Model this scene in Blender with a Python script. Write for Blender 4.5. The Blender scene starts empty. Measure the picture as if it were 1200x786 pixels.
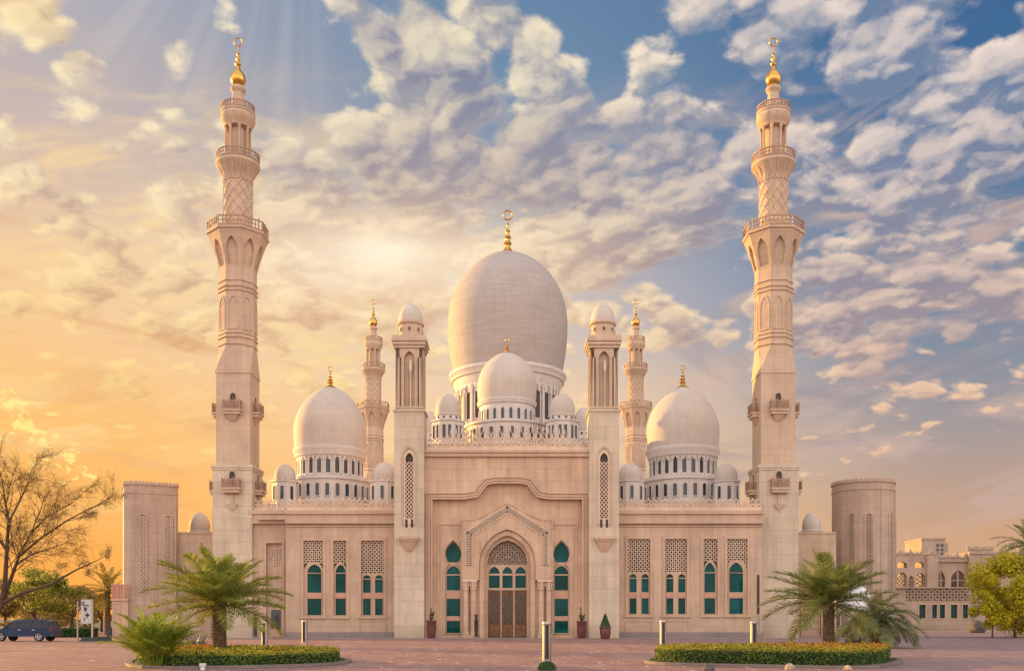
import bpy, math, random
from mathutils import Vector, Matrix
from mathutils.geometry import tessellate_polygon
R = math.radians
PI = math.pi
scene = bpy.context.scene
col = scene.collection
K = 1100.0          # focal length in photo pixels (photo 1200 wide)
CAMY = -77.0
CAMZ = 1.4
HOR = 728.0

# ------------------------------------------------------------------ camera
cam = bpy.data.cameras.new("camera")
cam.sensor_width = 36.0
cam.lens = 36.0 * K / 1200.0
cam.shift_y = (HOR - 393.0) / 1200.0
cam.clip_start = 0.1
cam.clip_end = 5000.0
camo = bpy.data.objects.new("camera", cam)
col.objects.link(camo)
camo.location = (0, CAMY, CAMZ)
camo.rotation_euler = (PI / 2, 0, 0)
scene.camera = camo

# ------------------------------------------------------------------ sun
SUN_AZ = R(-59)     # measured from +Y, negative is towards -X
SUN_EL = R(11)
sd = Vector((math.sin(SUN_AZ) * math.cos(SUN_EL), math.cos(SUN_AZ) * math.cos(SUN_EL), math.sin(SUN_EL)))
sun = bpy.data.lights.new("sun", 'SUN')
sun.energy = 5.0
sun.angle = R(0.5)
sun.color = (1.0, 0.58, 0.16)
suno = bpy.data.objects.new("sun", sun)
col.objects.link(suno)
suno.rotation_euler = sd.to_track_quat('Z', 'Y').to_euler()

scene.view_settings.view_transform = 'Standard'
scene.view_settings.look = 'None'
scene.view_settings.exposure = 0.68
scene.view_settings.gamma = 1.0
scene.view_settings.use_curve_mapping = False
scene.render.engine = 'CYCLES'
scene.cycles.max_bounces = 6
scene.cycles.diffuse_bounces = 3
scene.cycles.glossy_bounces = 2
scene.cycles.transparent_max_bounces = 6

def srgb(r, g, b):
    f = lambda c: (c / 12.92) if c <= 0.04045 else ((c + 0.055) / 1.055) ** 2.4
    return (f(r / 255), f(g / 255), f(b / 255), 1.0)

# ------------------------------------------------------------------ world
world = bpy.data.worlds.new("World")
scene.world = world
world.use_nodes = True
world.cycles.sampling_method = "MANUAL"
world.cycles.sample_map_resolution = 512
wn, wl = world.node_tree.nodes, world.node_tree.links
wn.clear()

class G:
    """tiny helper for building node graphs"""
    def __init__(s, n, l): s.n, s.l = n, l
    def put(s, sock, v):
        if v is None: return
        if isinstance(v, bpy.types.NodeSocket): s.l.new(v, sock)
        else: sock.default_value = v
    def math(s, op, a, b=None, c=None, clamp=False):
        m = s.n.new("ShaderNodeMath"); m.operation = op; m.use_clamp = clamp
        for i, v in enumerate((a, b, c)): s.put(m.inputs[i], v)
        return m.outputs[0]
    def add(s, a, b): return s.math('ADD', a, b)
    def sub(s, a, b): return s.math('SUBTRACT', a, b)
    def mul(s, a, b): return s.math('MULTIPLY', a, b)
    def mr(s, v, a, b, c=0.0, d=1.0, smooth=True):
        m = s.n.new("ShaderNodeMapRange")
        m.interpolation_type = 'SMOOTHSTEP' if smooth else 'LINEAR'
        s.put(m.inputs[0], v)
        for i, x in enumerate((a, b, c, d)): s.put(m.inputs[i + 1], x)
        return m.outputs[0]
    def vec(s, x, y, z=0.0):
        m = s.n.new("ShaderNodeCombineXYZ")
        for i, v in enumerate((x, y, z)): s.put(m.inputs[i], v)
        return m.outputs[0]
    def vmath(s, op, a, b):
        m = s.n.new("ShaderNodeVectorMath"); m.operation = op
        s.put(m.inputs[0], a); s.put(m.inputs[1], b)
        return m.outputs[0]
    def noise(s, v, scale, detail=4.0, rough=0.5, dist=0.0, color=False):
        m = s.n.new("ShaderNodeTexNoise")
        s.put(m.inputs['Vector'], v)
        m.inputs['Scale'].default_value = scale
        m.inputs['Detail'].default_value = detail
        m.inputs['Roughness'].default_value = rough
        m.inputs['Distortion'].default_value = dist
        return m.outputs['Color' if color else 'Fac']
    def voro(s, v, scale, smooth=0.6):
        m = s.n.new("ShaderNodeTexVoronoi")
        m.feature = 'F1'
        s.put(m.inputs['Vector'], v)
        m.inputs['Scale'].default_value = scale
        
        return m.outputs['Distance']
    def ramp(s, f, stops):
        m = s.n.new("ShaderNodeValToRGB")
        e = m.color_ramp.elements
        while len(e) < len(stops): e.new(0.5)
        for i, (p, c) in enumerate(stops):
            e[i].position = p; e[i].color = c if len(c) == 4 else (*c, 1.0)
        s.put(m.inputs[0], f)
        return m.outputs[0]
    def mix(s, f, a, b, mode='MIX'):
        m = s.n.new("ShaderNodeMix"); m.data_type = 'RGBA'; m.blend_type = mode
        s.put(m.inputs[0], f); s.put(m.inputs[6], a); s.put(m.inputs[7], b)
        return m.outputs[2]

g = G(wn, wl)
tc = wn.new("ShaderNodeTexCoord")
sep = wn.new("ShaderNodeSeparateXYZ"); wl.new(tc.outputs['Generated'], sep.inputs[0])
dx, dy, dz = sep.outputs
az = g.math('ARCTAN2', dx, dy)
el = g.math('ARCSINE', dz)
ef = g.mr(el, 0.0, 0.64, smooth=False)
S = srgb
left = g.ramp(ef, [(0.0, S(252, 156, 54)), (0.16, S(253, 168, 68)), (0.30, S(252, 190, 108)), (0.44, S(244, 200, 156)), (0.64, S(206, 182, 174)), (0.84, S(178, 174, 182)), (1.0, S(156, 166, 190))])
mid = g.ramp(ef, [(0.0, S(252, 188, 104)), (0.2, S(254, 208, 144)), (0.36, S(244, 208, 174)), (0.5, S(182, 178, 190)), (0.66, S(142, 154, 176)), (0.82, S(112, 140, 170)), (1.0, S(94, 127, 162))])
right = g.ramp(ef, [(0.0, S(226, 166, 110)), (0.14, S(206, 162, 128)), (0.28, S(168, 154, 152)), (0.42, S(124, 140, 160)), (0.56, S(94, 126, 158)), (0.72, S(68, 110, 152)), (1.0, S(48, 90, 140))])
base = g.mix(g.mr(az, -0.50, 0.0), left, mid)
base = g.mix(g.mr(az, 0.0, 0.46), base, right)
q = g.math('ADD', dz, 0.30)
P = g.vec(g.math('DIVIDE', dx, q), g.math('DIVIDE', dy, q), 0.0)
wob = g.vmath('SCALE', g.vmath('SUBTRACT', g.noise(P, 2.0, 4, 0.55, color=True), (0.5, 0.5, 0.5)), None)
wob.node.inputs[3].default_value = 0.12
PW = g.vmath('ADD', P, wob)
def density(vec):
    n = g.noise(vec, 4.3, 11.0, 0.62)
    v = g.voro(vec, 14.5)
    v2 = g.voro(vec, 31.0)
    return g.sub(g.sub(g.mul(n, 1.10), g.mul(v, 0.36)), g.mul(v2, 0.15))
D0 = density(PW)
D1 = density(g.vmath('ADD', PW, (-0.024, -0.042, 0.0)))
D2 = density(g.vmath('ADD', PW, (-0.007, -0.011, 0.0)))
def bump(ca, ce, wa, we, amp):
    a = g.math('DIVIDE', g.sub(az, ca), wa); e = g.math('DIVIDE', g.sub(el, ce), we)
    r2 = g.add(g.mul(a, a), g.mul(e, e))
    return g.mul(g.math('POWER', 2.718, g.mul(r2, -1.0)), amp)
cov = g.add(g.mr(el, 0.12, 0.34, -0.14, 0.040), g.mr(el, 0.09, 0.18, -0.22, 0.0))
# where the cloud stands thick or thin: azimuth, elevation, widths, amount
for args in [(-0.10, 0.50, 0.07, 0.12, 0.15), (0.00, 0.56, 0.10, 0.06, 0.08), (0.08, 0.42, 0.14, 0.06, 0.15), (-0.02, 0.37, 0.14, 0.05, 0.13),
             (-0.30, 0.40, 0.12, 0.05, 0.12), (-0.14, 0.37, 0.10, 0.05, 0.10), (0.38, 0.44, 0.16, 0.13, 0.10), (0.34, 0.30, 0.14, 0.045, 0.14), (0.16, 0.31, 0.10, 0.03, 0.08),
             (-0.49, 0.55, 0.05, 0.035, 0.20), (-0.40, 0.54, 0.09, 0.05, -0.16), (-0.44, 0.42, 0.07, 0.05, -0.10), (0.09, 0.53, 0.05, 0.04, -0.10),
             (-0.02, 0.28, 0.10, 0.03, -0.10), (0.20, 0.24, 0.14, 0.05, -0.10), (0.36, 0.165, 0.045, 0.02, 0.20), (0.31, 0.185, 0.02, 0.012, 0.14),
             (0.02, 0.47, 0.10, 0.03, 0.08), (-0.17, 0.31, 0.08, 0.03, 0.08), (-0.19, 0.27, 0.10, 0.03, 0.08)]:
    cov = g.add(cov, bump(*args))
DC = g.add(D0, cov)
mask = g.mr(DC, 0.285, 0.405)
thick = g.mr(DC, 0.38, 0.58)
lit = g.add(g.mul(g.mr(g.sub(D0, D1), -0.09, 0.17), 0.62), g.mul(g.mr(g.sub(D0, D2), -0.04, 0.07), 0.38))
edge = g.mr(DC, 0.29, 0.44, 1.0, 0.0)
lit = g.sub(lit, g.mr(az, 0.06, 0.30, 0.0, 0.10))
litf = g.math('ADD', g.mul(lit, g.sub(1.0, g.mul(thick, 0.25))), g.sub(g.mul(edge, 0.36), g.mul(thick, 0.02)), clamp=True)
shade_l = g.mix(g.mr(el, 0.1, 0.5), S(222, 160, 104), S(152, 142, 158))
shade_r = g.mix(g.mr(el, 0.1, 0.5), S(186, 152, 140), S(112, 132, 162))
shade = g.mix(g.mr(az, -0.4, 0.30), shade_l, shade_r)
hi_l = g.mix(g.mr(el, 0.15, 0.5), S(255, 224, 142), S(255, 238, 200))
hi_r = g.mix(g.mr(el, 0.15, 0.5), S(250, 204, 164), S(255, 232, 214))
hi = g.mix(g.mr(az, -0.1, 0.38), hi_l, hi_r)
glowc = g.math('ADD', bump(-0.47, 0.17, 0.08, 0.06, 1.0), bump(-0.49, 0.55, 0.08, 0.06, 0.7), clamp=True)
glowc = g.mul(glowc, g.mr(el, 0.3, 0.4))
hi = g.mix(glowc, hi, (1.10, 0.82, 0.34, 1.0))
shade = g.mix(g.mul(glowc, 0.8), shade, S(255, 206, 110))
warm = bump(-0.10, 0.34, 0.26, 0.085, 0.9)
hi = g.mix(warm, hi, (1.08, 0.84, 0.52, 1.0))
shade = g.mix(warm, shade, S(226, 182, 146))
grey = bump(0.02, 0.455, 0.26, 0.045, 0.55)
hi = g.mix(grey, hi, S(206, 182, 170))
shade = g.mix(grey, shade, S(148, 144, 158))
cloud = g.mix(litf, shade, hi)
base = g.mix(bump(-0.20, 0.335, 0.26, 0.085, 0.70), base, S(255, 226, 178))
sky = g.mix(g.mul(mask, 0.92), base, cloud)
# thin streaks of high cirrus, long in azimuth
cv = g.vec(g.mul(az, 3.0), g.add(g.mul(el, 13.0), g.mul(az, -2.2)), 3.7)
ci = g.noise(cv, 1.5, 8.0, 0.62, 1.1)
cim = g.mul(g.mr(ci, 0.45, 0.68), g.mr(el, 0.05, 0.15))
cim = g.mul(cim, g.mr(el, 0.40, 0.54, 1.0, 0.0))
cim = g.mul(cim, g.mr(mask, 0.0, 0.9, 0.85, 0.1))
sky = g.mix(cim, sky, g.mix(g.mr(az, -0.3, 0.4), S(255, 222, 160), S(206, 176, 164)))
cv2 = g.vec(g.mul(az, 2.4), g.add(g.mul(el, 11.0), g.mul(az, 1.2)), 9.1)
dk = g.noise(cv2, 1.7, 7.0, 0.6, 0.8)
dkm = g.mul(g.mr(dk, 0.50, 0.68), g.mr(el, 0.07, 0.15)); dkm = g.mul(dkm, g.mr(el, 0.34, 0.46, 0.55, 0.0))
sky = g.mix(dkm, sky, g.mix(g.mr(az, -0.3, 0.3), S(214, 158, 116), S(150, 142, 152)))
# broad rays fanning down from the upper left
ra_ = g.math('ARCTAN2', g.add(az, 0.22), g.sub(0.74, el))
ry = g.mul(g.mr(g.noise(g.vec(g.mul(ra_, 5.0), 0.0, 1.3), 1.6, 3.0, 0.5), 0.42, 0.68), g.mul(g.mr(el, 0.30, 0.50), bump(-0.34, 0.52, 0.16, 0.20, 0.20)))
sky = g.mix(ry, sky, S(238, 222, 204))
# the bright part of the sky towards the sun, low on that side
sky = g.mix(bump(-0.62, 0.20, 0.42, 0.18, 0.40), sky, S(254, 196, 104))
sky = g.mix(bump(-0.135, 0.365, 0.14, 0.036, 0.70), sky, (1.06, 0.90, 0.66, 1.0))
sky = g.mix(bump(-0.136, 0.372, 0.035, 0.012, 0.34), sky, (1.25, 1.14, 0.92, 1.0))
# small burning flakes of cloud low on the left
sn = g.noise(g.vec(g.mul(az, 44.0), g.mul(el, 58.0), 2.0), 1.0, 7.0, 0.66)
sb_ = g.math('ADD', g.add(bump(-0.478, 0.186, 0.028, 0.020, 1.0), bump(-0.448, 0.162, 0.024, 0.014, 1.0)), g.add(bump(-0.43, 0.140, 0.03, 0.014, 1.0), bump(-0.50, 0.196, 0.02, 0.03, 0.9)), clamp=True)
sm = g.mr(g.add(sn, g.mul(sb_, 0.09)), 0.585, 0.66)
sm = g.mul(sm, g.mr(sb_, 0.12, 0.35))
sky = g.mix(g.mul(sm, 0.85), sky, (1.12, 0.86, 0.26, 1.0))
# physical sky underneath everything
nis = wn.new("ShaderNodeTexSky")
nis.sky_type = 'NISHITA'
nis.sun_disc = False
nis.sun_elevation = SUN_EL
nis.sun_rotation = SUN_AZ
nis.air_density = 1.0
# unseen sky behind the camera, made extra bright to light the facade
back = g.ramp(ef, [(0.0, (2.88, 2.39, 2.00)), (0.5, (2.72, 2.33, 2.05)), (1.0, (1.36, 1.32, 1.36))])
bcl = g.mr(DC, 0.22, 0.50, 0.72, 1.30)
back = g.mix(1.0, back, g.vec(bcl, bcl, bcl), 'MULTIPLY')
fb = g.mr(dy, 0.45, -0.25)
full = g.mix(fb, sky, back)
# under the horizon
full = g.mix(g.mr(dz, -0.02, -0.10), full, (0.22, 0.16, 0.13, 1.0))
nsc = g.vmath('SCALE', nis.outputs[0], None); nsc.node.inputs[3].default_value = 0.06
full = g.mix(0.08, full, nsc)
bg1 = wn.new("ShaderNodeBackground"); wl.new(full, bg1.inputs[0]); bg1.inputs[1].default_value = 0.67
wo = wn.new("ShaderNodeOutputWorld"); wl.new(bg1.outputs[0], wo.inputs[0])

# ================================================================== materials
MATS = {}
def new_mat(name):
    m = bpy.data.materials.new(name); m.use_nodes = True
    n, l = m.node_tree.nodes, m.node_tree.links
    n.clear()
    out = n.new("ShaderNodeOutputMaterial")
    b = n.new("ShaderNodeBsdfPrincipled")
    l.new(b.outputs[0], out.inputs[0])
    MATS[name] = m
    return m, G(n, l), b
def bumpn(g, b, h, dist=0.02, strength=0.6):
    bn = g.n.new("ShaderNodeBump")
    bn.inputs['Strength'].default_value = strength
    bn.inputs['Distance'].default_value = dist
    g.put(bn.inputs['Height'], h)
    g.l.new(bn.outputs[0], b.inputs['Normal'])
def c4(c): return (c[0], c[1], c[2], 1.0)

def stone(name, c, bw=1.2, rh=0.55, joint=0.72, var=0.10, rough=0.75, jw=0.012, bump=0.006, grain=0.5, wear=1.0):
    m, g, b = new_mat(name)
    geo = g.n.new("ShaderNodeNewGeometry")
    sp = g.n.new("ShaderNodeSeparateXYZ"); g.l.new(geo.outputs['Position'], sp.inputs[0])
    x, y, z = sp.outputs
    v = g.vec(g.add(x, g.mul(y, 0.83)), z, 0.0)
    br = g.n.new("ShaderNodeTexBrick")
    g.l.new(v, br.inputs['Vector'])
    br.inputs['Scale'].default_value = 1.0
    br.inputs['Brick Width'].default_value = bw
    br.inputs['Row Height'].default_value = rh
    br.inputs['Mortar Size'].default_value = jw
    br.inputs['Mortar Smooth'].default_value = 0.3
    br.inputs['Bias'].default_value = 0.0
    br.inputs['Color1'].default_value = (1, 1, 1, 1)
    br.inputs['Color2'].default_value = (1 - var, 1 - var * 1.1, 1 - var * 1.3, 1)
    br.inputs['Mortar'].default_value = (joint, joint * 0.97, joint * 0.94, 1)
    big = g.noise(geo.outputs['Position'], 0.35, 5, 0.6)
    streak = g.noise(g.vmath('MULTIPLY', geo.outputs['Position'], (2.2, 2.2, 0.16)), 1.0, 5, 0.65)
    fine = g.noise(geo.outputs['Position'], 22.0, 3, 0.6)
    f = g.mul(g.mr(big, 0.3, 0.7, 1 - .10 * wear, 1 + .06 * wear), g.mr(streak, 0.3, 0.75, 1 + .05 * wear, 1 - .12 * wear))
    f = g.mul(f, g.mr(fine, 0.3, 0.7, 1 - 0.08 * grain, 1 + 0.08 * grain))
    splash = g.mr(g.add(z, g.mul(g.sub(streak, 0.5), 2.2)), 0.0, 1.5, 0.84, 1.0)
    f = g.mul(f, splash)
    colr = g.mix(1.0, c4(c), br.outputs['Color'], 'MULTIPLY')
    colr = g.mix(1.0, colr, g.vec(f, f, f), 'MULTIPLY')
    g.l.new(colr, b.inputs['Base Color'])
    b.inputs['Roughness'].default_value = rough
    b.inputs['Specular IOR Level'].default_value = 0.25
    h = g.add(g.mul(br.outputs['Fac'], -1.0), g.mul(fine, 0.25 * grain))
    bumpn(g, b, h, bump, 0.8)
    return m

def plain(name, c, rough=0.6, metal=0.0, var=0.12, scale=6.0, spec=0.4, coat=0.0, bump=0.0):
    m, g, b = new_mat(name)
    t = g.n.new("ShaderNodeTexCoord")
    n = g.noise(t.outputs['Object'], scale, 5, 0.6)
    lo = tuple(x * (1 - var) for x in c[:3]); hi = tuple(min(1, x * (1 + var)) for x in c[:3])
    g.l.new(g.mix(g.mr(n, 0.3, 0.7), c4(lo), c4(hi)), b.inputs['Base Color'])
    b.inputs['Roughness'].default_value = rough
    b.inputs['Metallic'].default_value = metal
    b.inputs['Specular IOR Level'].default_value = spec
    b.inputs['Coat Weight'].default_value = coat
    if bump: bumpn(g, b, n, bump, 0.6)
    return m

def leaf(name, c1, c2, c3=None, rough=0.5, trans=0.25):
    """leaf colours vary from leaf to leaf"""
    m, g, b = new_mat(name)
    geo = g.n.new("ShaderNodeNewGeometry")
    r = geo.outputs['Random Per Island']
    stops = [(0.0, c1), (1.0, c2)] if c3 is None else [(0.0, c1), (0.55, c2), (1.0, c3)]
    cc = g.ramp(r, stops)
    big = g.noise(geo.outputs['Position'], 1.3, 3, 0.5)
    cc = g.mix(1.0, cc, g.ramp(big, [(0.3, (0.7, 0.72, 0.7)), (0.7, (1.15, 1.1, 1.0))]), 'MULTIPLY')
    g.l.new(cc, b.inputs['Base Color'])
    b.inputs['Roughness'].default_value = rough
    b.inputs['Specular IOR Level'].default_value = 0.3
    tr = g.n.new("ShaderNodeBsdfTranslucent"); g.l.new(cc, tr.inputs[0])
    ms = g.n.new("ShaderNodeMixShader"); ms.inputs[0].default_value = trans
    g.l.new(b.outputs[0], ms.inputs[1]); g.l.new(tr.outputs[0], ms.inputs[2])
    out = [x for x in g.n if x.type == 'OUTPUT_MATERIAL'][0]
    g.l.new(ms.outputs[0], out.inputs[0])
    return m

WALL = stone("wall_stone", (0.560, 0.402, 0.296), 1.7, 0.95, 0.78, 0.09, jw=0.014, wear=1.25)
PORTAL = stone("portal_stone", (0.600, 0.412, 0.290), 1.05, 1.0, 0.72, 0.09, jw=0.017, wear=1.25)
TRIM = stone("trim_stone", (0.545, 0.375, 0.270), 2.6, 50.0, 0.85, 0.05, jw=0.008)
CREAM = stone("cream_stone", (0.585, 0.472, 0.362), 2.2, 1.02, 0.72, 0.08, jw=0.018, wear=1.2)
MINST = stone("minaret_stone", (0.570, 0.415, 0.305), 1.1, 0.52, 0.86, 0.06, jw=0.012)
TOWER = stone("tower_stone", (0.500, 0.365, 0.285), 1.3, 0.62, 0.80, 0.08, jw=0.014)
DARKBACK = stone("dark_backing", (0.160, 0.105, 0.074), 2.0, 2.0, 0.9, 0.05)  # dark colour stands in for the unlit void behind pierced screens
CARVE = stone("carved_stone", (0.680, 0.510, 0.385), 9.0, 9.0, 0.95, 0.03)
WHITE = stone("white_marble", (0.650, 0.590, 0.560), 1.6, 0.6, 0.86, 0.05, rough=0.5, jw=0.008, wear=0.7)
DOME = stone("dome_tile", (0.450, 0.392, 0.372), 1.9, 0.24, 0.84, 0.10, rough=0.68, jw=0.020, bump=0.010, wear=0.45)
DOMEW = stone("dome_marble", (0.560, 0.485, 0.432), 1.1, 0.42, 0.93, 0.04, rough=0.66, jw=0.008, bump=0.004, wear=0.5)
GREYST = stone("plinth_stone", (0.300, 0.255, 0.240), 1.2, 0.6, 0.7, 0.12)
BEAM = plain("beam_stone", (0.50, 0.28, 0.20), 0.7)
GOLD = plain("gold", (0.66, 0.38, 0.095), 0.30, 1.0, 0.10)
DARKM = plain("dark_metal", (0.055, 0.045, 0.042), 0.5, 0.3)
RAIL = plain("bronze_railing", (0.37, 0.225, 0.150), 0.55, 0.1)
STEEL = plain("brushed_steel", (0.40, 0.36, 0.335), 0.36, 1.0, 0.06)
NAVY = plain("window_dark_glass", (0.035, 0.042, 0.060), 0.12, 0.0, 0.3, spec=0.5)
BROWNDOOR = plain("door_bronze", (0.115, 0.056, 0.034), 0.4, 0.35, 0.3, 3.0)
BRASS = plain("door_brass_relief", (0.27, 0.13, 0.06), 0.45, 0.4, 0.5, 9.0)
BLACKGL = plain("door_glass", (0.018, 0.014, 0.014), 0.08, spec=0.5)
TEAL, g, b = new_mat("teal_glass")
geo = g.n.new("ShaderNodeNewGeometry")
oi = g.n.new("ShaderNodeObjectInfo")
nn = g.noise(geo.outputs['Position'], 0.5, 2, 0.5)
rr = g.math('FRACT', g.add(g.mul(geo.outputs['Random Per Island'], 0.8), g.mul(oi.outputs['Random'], 0.6)))
g.l.new(g.mix(g.mr(nn, 0.3, 0.7), g.mix(rr, (0.001, 0.058, 0.053, 1), (0.003, 0.098, 0.108, 1)), (0.001, 0.040, 0.036, 1)), b.inputs['Base Color'])
b.inputs['Roughness'].default_value = 0.05
b.inputs['Specular IOR Level'].default_value = 0.13
bumpn(g, b, g.noise(geo.outputs['Position'], 0.9, 2, 0.5), 0.03, 0.35)

# ================================================================== mesh helpers
ORG = {}
class MB:
    def __init__(s):
        s.v, s.f, s.mi = [], [], []
        s.M = Matrix.Identity(4); s.F = None; s.m = 0
    def add(s, vs, fs):
        k = len(s.v)
        for p in vs:
            p = Vector(p)
            if s.F: p = Vector(s.F(p))
            s.v.append(s.M @ p)
        for f in fs:
            s.f.append([k + i for i in f]); s.mi.append(s.m)
        return s
    def box(s, x0, x1, y0, y1, z0, z1):
        return s.add([(x0, y0, z0), (x1, y0, z0), (x1, y1, z0), (x0, y1, z0), (x0, y0, z1), (x1, y0, z1), (x1, y1, z1), (x0, y1, z1)],
                     [(0, 3, 2, 1), (4, 5, 6, 7), (0, 1, 5, 4), (1, 2, 6, 5), (2, 3, 7, 6), (3, 0, 4, 7)])
    def quad(s, a, b, c, d): return s.add([a, b, c, d], [(0, 1, 2, 3)])
    def tri(s, a, b, c): return s.add([a, b, c], [(0, 1, 2)])
    def lathe(s, prof, cx=0, cy=0, segs=32, phase=0.0, a0=0.0, a1=2 * PI, cap=True):
        full = abs(a1 - a0 - 2 * PI) < 1e-6
        n = segs if full else segs + 1
        vs = []
        for r, z in prof:
            for i in range(n):
                a = a0 + (a1 - a0) * i / segs + phase
                vs.append((cx + r * math.cos(a), cy + r * math.sin(a), z))
        fs = []
        for j in range(len(prof) - 1):
            for i in range(segs):
                i2 = (i + 1) % n
                fs.append((j * n + i, j * n + i2, (j + 1) * n + i2, (j + 1) * n + i))
        if cap and full:
            if prof[0][0] > 1e-4: fs.append(tuple(reversed(range(n))))
            if prof[-1][0] > 1e-4: fs.append(tuple((len(prof) - 1) * n + i for i in range(n)))
        return s.add(vs, fs)
    def tube(s, pts, rad, segs=6, closed=False):
        pts = [Vector(p) for p in pts]
        n = len(pts)
        rs = rad if isinstance(rad, (list, tuple)) else [rad] * n
        vs, fs = [], []
        up = Vector((0, 0, 1))
        for i, p in enumerate(pts):
            if closed: t = pts[(i + 1) % n] - pts[i - 1]
            else: t = pts[min(i + 1, n - 1)] - pts[max(i - 1, 0)]
            t = t.normalized() if t.length > 1e-9 else Vector((0, 0, 1))
            u = t.cross(Vector((0, 1, 0)) if abs(t.z) > 0.9 else up).normalized()
            w = t.cross(u).normalized()
            for k in range(segs):
                a = 2 * PI * k / segs
                vs.append(p + (u * math.cos(a) + w * math.sin(a)) * rs[i])
        m = n if closed else n - 1
        for i in range(m):
            for k in range(segs):
                k2 = (k + 1) % segs
                i2 = (i + 1) % n
                fs.append((i * segs + k, i * segs + k2, i2 * segs + k2, i2 * segs + k))
        if not closed:
            fs.append(tuple(range(segs))); fs.append(tuple((n - 1) * segs + k for k in reversed(range(segs))))
        return s.add(vs, fs)
    def plate(s, outer, holes=(), y0=0.0, y1=0.1, back=False, rim=True):
        """flat plate in the x-z plane, front face at y0, with openings; edges run back to y1"""
        loops = [outer] + list(holes)
        tri = tessellate_polygon([[Vector((x, z, 0)) for x, z in lp] for lp in loops])
        flat = [p for lp in loops for p in lp]
        s.add([(x, y0, z) for x, z in flat], [t for t in tri])
        if back: s.add([(x, y1, z) for x, z in flat], [tuple(reversed(t)) for t in tri])
        for k, lp in enumerate(loops):
            if k == 0 and not rim: continue
            n = len(lp)
            s.add([(x, y0, z) for x, z in lp] + [(x, y1, z) for x, z in lp],
                  [(i, (i + 1) % n, n + (i + 1) % n, n + i) for i in range(n)])
        return s
    def strip(s, path, w0, w1, y0, y1):
        """moulding along an open path in the x-z plane, between offsets w0 and w1 (left of travel positive)"""
        A, B = offset(path, w0), offset(path, w1)
        n = len(path)
        vs = [(x, y0, z) for x, z in A] + [(x, y0, z) for x, z in B] + [(x, y1, z) for x, z in A] + [(x, y1, z) for x, z in B]
        fs = []
        for i in range(n - 1):
            fs += [(i, i + 1, n + i + 1, n + i), (i, 2 * n + i, 2 * n + i + 1, i + 1), (n + i, n + i + 1, 3 * n + i + 1, 3 * n + i)]
        fs += [(0, n, 3 * n, 2 * n), (n - 1, 3 * n - 1, 4 * n - 1, 2 * n - 1)]
        return s.add(vs, fs)
    def build(s, name, mat, parent=None, smooth=None):
        me = bpy.data.meshes.new(name)
        o = ORG.get(parent.name, Vector((0, 0, 0))) if parent else Vector((0, 0, 0))
        me.from_pydata([tuple(p - o) for p in s.v], [], s.f)
        mats = mat if isinstance(mat, (list, tuple)) else [mat]
        for m in mats: me.materials.append(m)
        if len(mats) > 1:
            for p, k in zip(me.polygons, s.mi): p.material_index = k
        me.validate()
        if smooth is not None:
            for p in me.polygons: p.use_smooth = True
            me.set_sharp_from_angle(angle=R(smooth))
        me.update()
        ob = bpy.data.objects.new(name, me)
        col.objects.link(ob)
        if parent:
            ob.parent = parent
            ORG[ob.name] = o
        else:
            ORG[ob.name] = Vector((0, 0, 0))
        return ob

def offset(path, d):
    n = len(path); out = []
    for i in range(n):
        x, z = path[i]
        ns = []
        if i > 0: ns.append((path[i][0] - path[i - 1][0], path[i][1] - path[i - 1][1]))
        if i < n - 1: ns.append((path[i + 1][0] - path[i][0], path[i + 1][1] - path[i][1]))
        N = []
        for a, b in ns:
            L = math.hypot(a, b) or 1.0
            N.append((-b / L, a / L))
        if len(N) == 1: nx, nz = N[0]
        else:
            nx, nz = N[0][0] + N[1][0], N[0][1] + N[1][1]
            L2 = (nx * nx + nz * nz) / 2 or 1.0
            nx, nz = nx / L2, nz / L2
        out.append((x + nx * d, z + nz * d))
    return out

def thing(name, label, cat, loc, group=None, rotz=0.0):
    o = bpy.data.objects.new(name, None)
    o.empty_display_size = 0.3
    col.objects.link(o)
    o.location = loc; o.rotation_euler = (0, 0, rotz)
    ORG[o.name] = Vector(loc)
    return tag(o, label, cat, group)
def tag(o, label=None, cat=None, group=None, kind=None):
    if label: o['label'] = label
    if cat: o['category'] = cat
    if group: o['group'] = group
    if kind: o['kind'] = kind
    return o
def structure(o): o['kind'] = 'structure'; return o
def copy_tree(o, parent=None):
    c = o.copy(); col.objects.link(c)
    if parent: c.parent = parent
    for ch in list(o.children): copy_tree(ch, c)
    return c
def place(o, loc, label=None, rotz=None):
    o.location = loc; ORG[o.name] = Vector(loc)
    if rotz is not None: o.rotation_euler = (0, 0, rotz)
    if label: o['label'] = label
    return o

def X(px, d): return (px - 600.0) * d / K
def Z(py, d): return CAMZ + (HOR - py) * d / K
def at(px, py, d): return Vector((X(px, d), d + CAMY, Z(py, d)))

def arch(cx, half, zs, zt, n=9, zb=None):
    """pointed (or round) arch outline, left foot to right foot; with zb the legs go down to zb"""
    h = zt - zs
    L = []
    if h >= half:
        c = (h * h - half * half) / (2 * half); rad = half + c
        te = math.atan2(h, c)
        for i in range(n + 1):
            t = te * i / n
            L.append((cx + c - rad * math.cos(t), zs + rad * math.sin(t)))
    else:
        for i in range(n + 1):
            t = PI / 2 * i / n
            L.append((cx - half * math.cos(t), zs + h * math.sin(t)))
    Rr = [(2 * cx - x, z) for x, z in reversed(L[:-1])]
    pts = L + Rr
    if zb is not None: pts = [(cx - half, zb)] + pts + [(cx + half, zb)]
    return pts
def rect(x0, x1, z0, z1): return [(x0, z0), (x0, z1), (x1, z1), (x1, z0)]

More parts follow.
